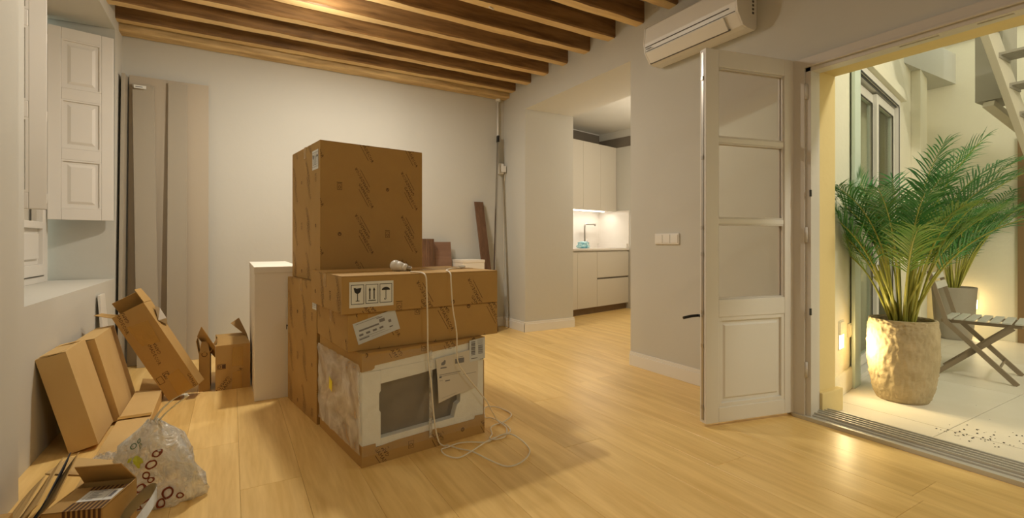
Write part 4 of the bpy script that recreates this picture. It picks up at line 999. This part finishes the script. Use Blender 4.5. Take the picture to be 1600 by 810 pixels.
crumple('plastic_wrap', 'crumpled clear plastic wrap beside the shopping bag, nearer piece', (-.44, 2.50, 0), .13, .12, .018, CLEAR, 2, .072)
# plastic shopping bag
random.seed(31)
t = thing('plastic_bag', 'crumpled translucent shopping bag printed with dark red rings', 'bag', (-.235, 2.42, 0), R(-30))
t.scale = (.86, .86, .98)
bm = nbm(); segs = 44; rings = []
prof = [(.02,.002),(.135,.004),(.158,.03),(.162,.08),(.152,.13),(.146,.18),(.126,.235),(.090,.275),(.042,.312),(.018,.33)]
rnd = [random.uniform(0, 6.28) for _ in range(8)]
for i, (r, z) in enumerate(prof):
    ring = []
    for k in range(segs):
        a = 2*pi*k/segs; cr_ = 1+.13*sin(3*a+rnd[0]+i*.6)+.10*sin(5*a+rnd[1]-i*.9)+.07*sin(11*a+rnd[2]+i*1.7)+random.uniform(-.02,.02)
        lx = 1.0+.06*(cos(a) > 0)*(1-z/.33)
        sh = -.10*(z/.33)
        ring.append(bm.verts.new((r*cr_*cos(a)*lx+sh*.6, r*cr_*sin(a)*.8, z+(random.uniform(-.006,.006) if z > .03 else 0))))
    rings.append(ring)
for a, b in zip(rings, rings[1:]):
    for k in range(segs):
        f = bm.faces.new((a[k], a[(k+1)%segs], b[(k+1)%segs], b[k])); f.smooth = True
bagbm = bm.copy(); obj('bag_body', bm, BAGM, t)
bm = nbm(); pts = spline([(-.06,0,.315),(-.03,.0,.36),(.03,0,.41),(.085,0,.435),(.10,0,.425),(.05,.01,.395),(-.01,.01,.35),(-.05,.01,.31)], 5)
for a, b in zip(pts, pts[1:]): slab(bm, a, b, .022, .0025, (0,0,1))
obj('bag_handle', bm, mat('bag_handle', (.70,.68,.58), .35), t)
# rings printed on the bag: follow the surface of the front
from mathutils.bvhtree import BVHTree
bv = BVHTree.FromBMesh(bagbm)
def onbag(x, z, off=.003):
    h = bv.ray_cast(Vector((x, -1, z)), Vector((0,1,0)))
    if h[0] is None: return None
    return h[0]+Vector((0,-off,0))
def wrap_ring(cx, cz, r, wd, m, name, sq=1.0, n=18, tilt=0):
    bm = nbm(); P = []
    for k in range(n):
        a = 2*pi*k/n; q = []
        for rr in (r, r-wd):
            x, z = rr*cos(a), rr*sin(a)*sq; x, z = x*cos(tilt)-z*sin(tilt), x*sin(tilt)+z*cos(tilt)
            p = onbag(cx+x, cz+z)
            if p is None: return
            q.append(bm.verts.new(p))
        P.append(q)
    for k in range(n): bm.faces.new((P[k][0], P[(k+1)%n][0], P[(k+1)%n][1], P[k][1]))
    obj(name, bm, m, t, recalc=False)
for cx, cz, r in ((.030,.225,.017),(.012,.185,.020),(-.005,.145,.018),(.012,.125,.014),(-.02,.10,.018),(-.005,.06,.022),(-.03,.028,.020),(.075,.065,.026),(.05,.026,.022),(.125,.05,.016)):
    wrap_ring(cx, cz, r, r*.38, RINGI, 'ring_print', .85, tilt=.5)
wrap_ring(-.095, .245, .011, .003, GREENI, 'leaf_print'); wrap_ring(-.078, .262, .009, .003, GREENI, 'leaf_print'); wrap_ring(-.062, .247, .010, .003, GREENI, 'leaf_print')
bm = nbm(); P = [(-.105,.200),(-.07,.212),(-.03,.208),(-.018,.196),(-.04,.186),(-.035,.172),(-.05,.170),(-.07,.182),(-.11,.186)]
vv = [onbag(x, z) for x, z in P]
if all(v is not None for v in vv):
    c = bm.verts.new(onbag(-.06, .19)); vs2 = [bm.verts.new(v) for v in vv]
    for k in range(len(vs2)): bm.faces.new((vs2[k], vs2[(k+1)%len(vs2)], c))
    obj('lime_patch', bm, LIME, t, recalc=False)
bagbm.free()
# curled white strap and brown scrap in front of the bag
bm = nbm(); pts = spline([(-.345,2.00,.05),(-.32,2.10,.10),(-.27,2.16,.14),(-.235,2.15,.15),(-.245,2.09,.13),(-.30,2.02,.07),(-.345,1.98,.03)], 5)
n = len(pts); pr = None
for i, p in enumerate(pts):
    a = bm.verts.new(p+Vector((0,0,-.022))); b = bm.verts.new(p+Vector((0,0,.028)))
    if pr: bm.faces.new((pr[0], a, b, pr[1])).smooth = True
    pr = (a, b)
bmesh.ops.solidify(bm, geom=bm.faces[:], thickness=.003)
o = obj('white_loop_strip', bm, mat('white_strip', (.72,.71,.66), .4)); tag(o, 'curled white plastic strip forming a loop in front of the bag', 'strip')
bm = nbm(); hexa(bm, [(-.33,1.98,0),(-.17,1.97,0),(-.13,2.11,0),(-.31,2.14,0)], [(-.33,1.98,.03),(-.17,1.97,.012),(-.13,2.11,.03),(-.31,2.14,.012)])
o = obj('cardboard_scrap', bm, CARDD, None, .002); tag(o, 'torn brown cardboard scrap under the shopping bag at the frame edge', 'scrap')
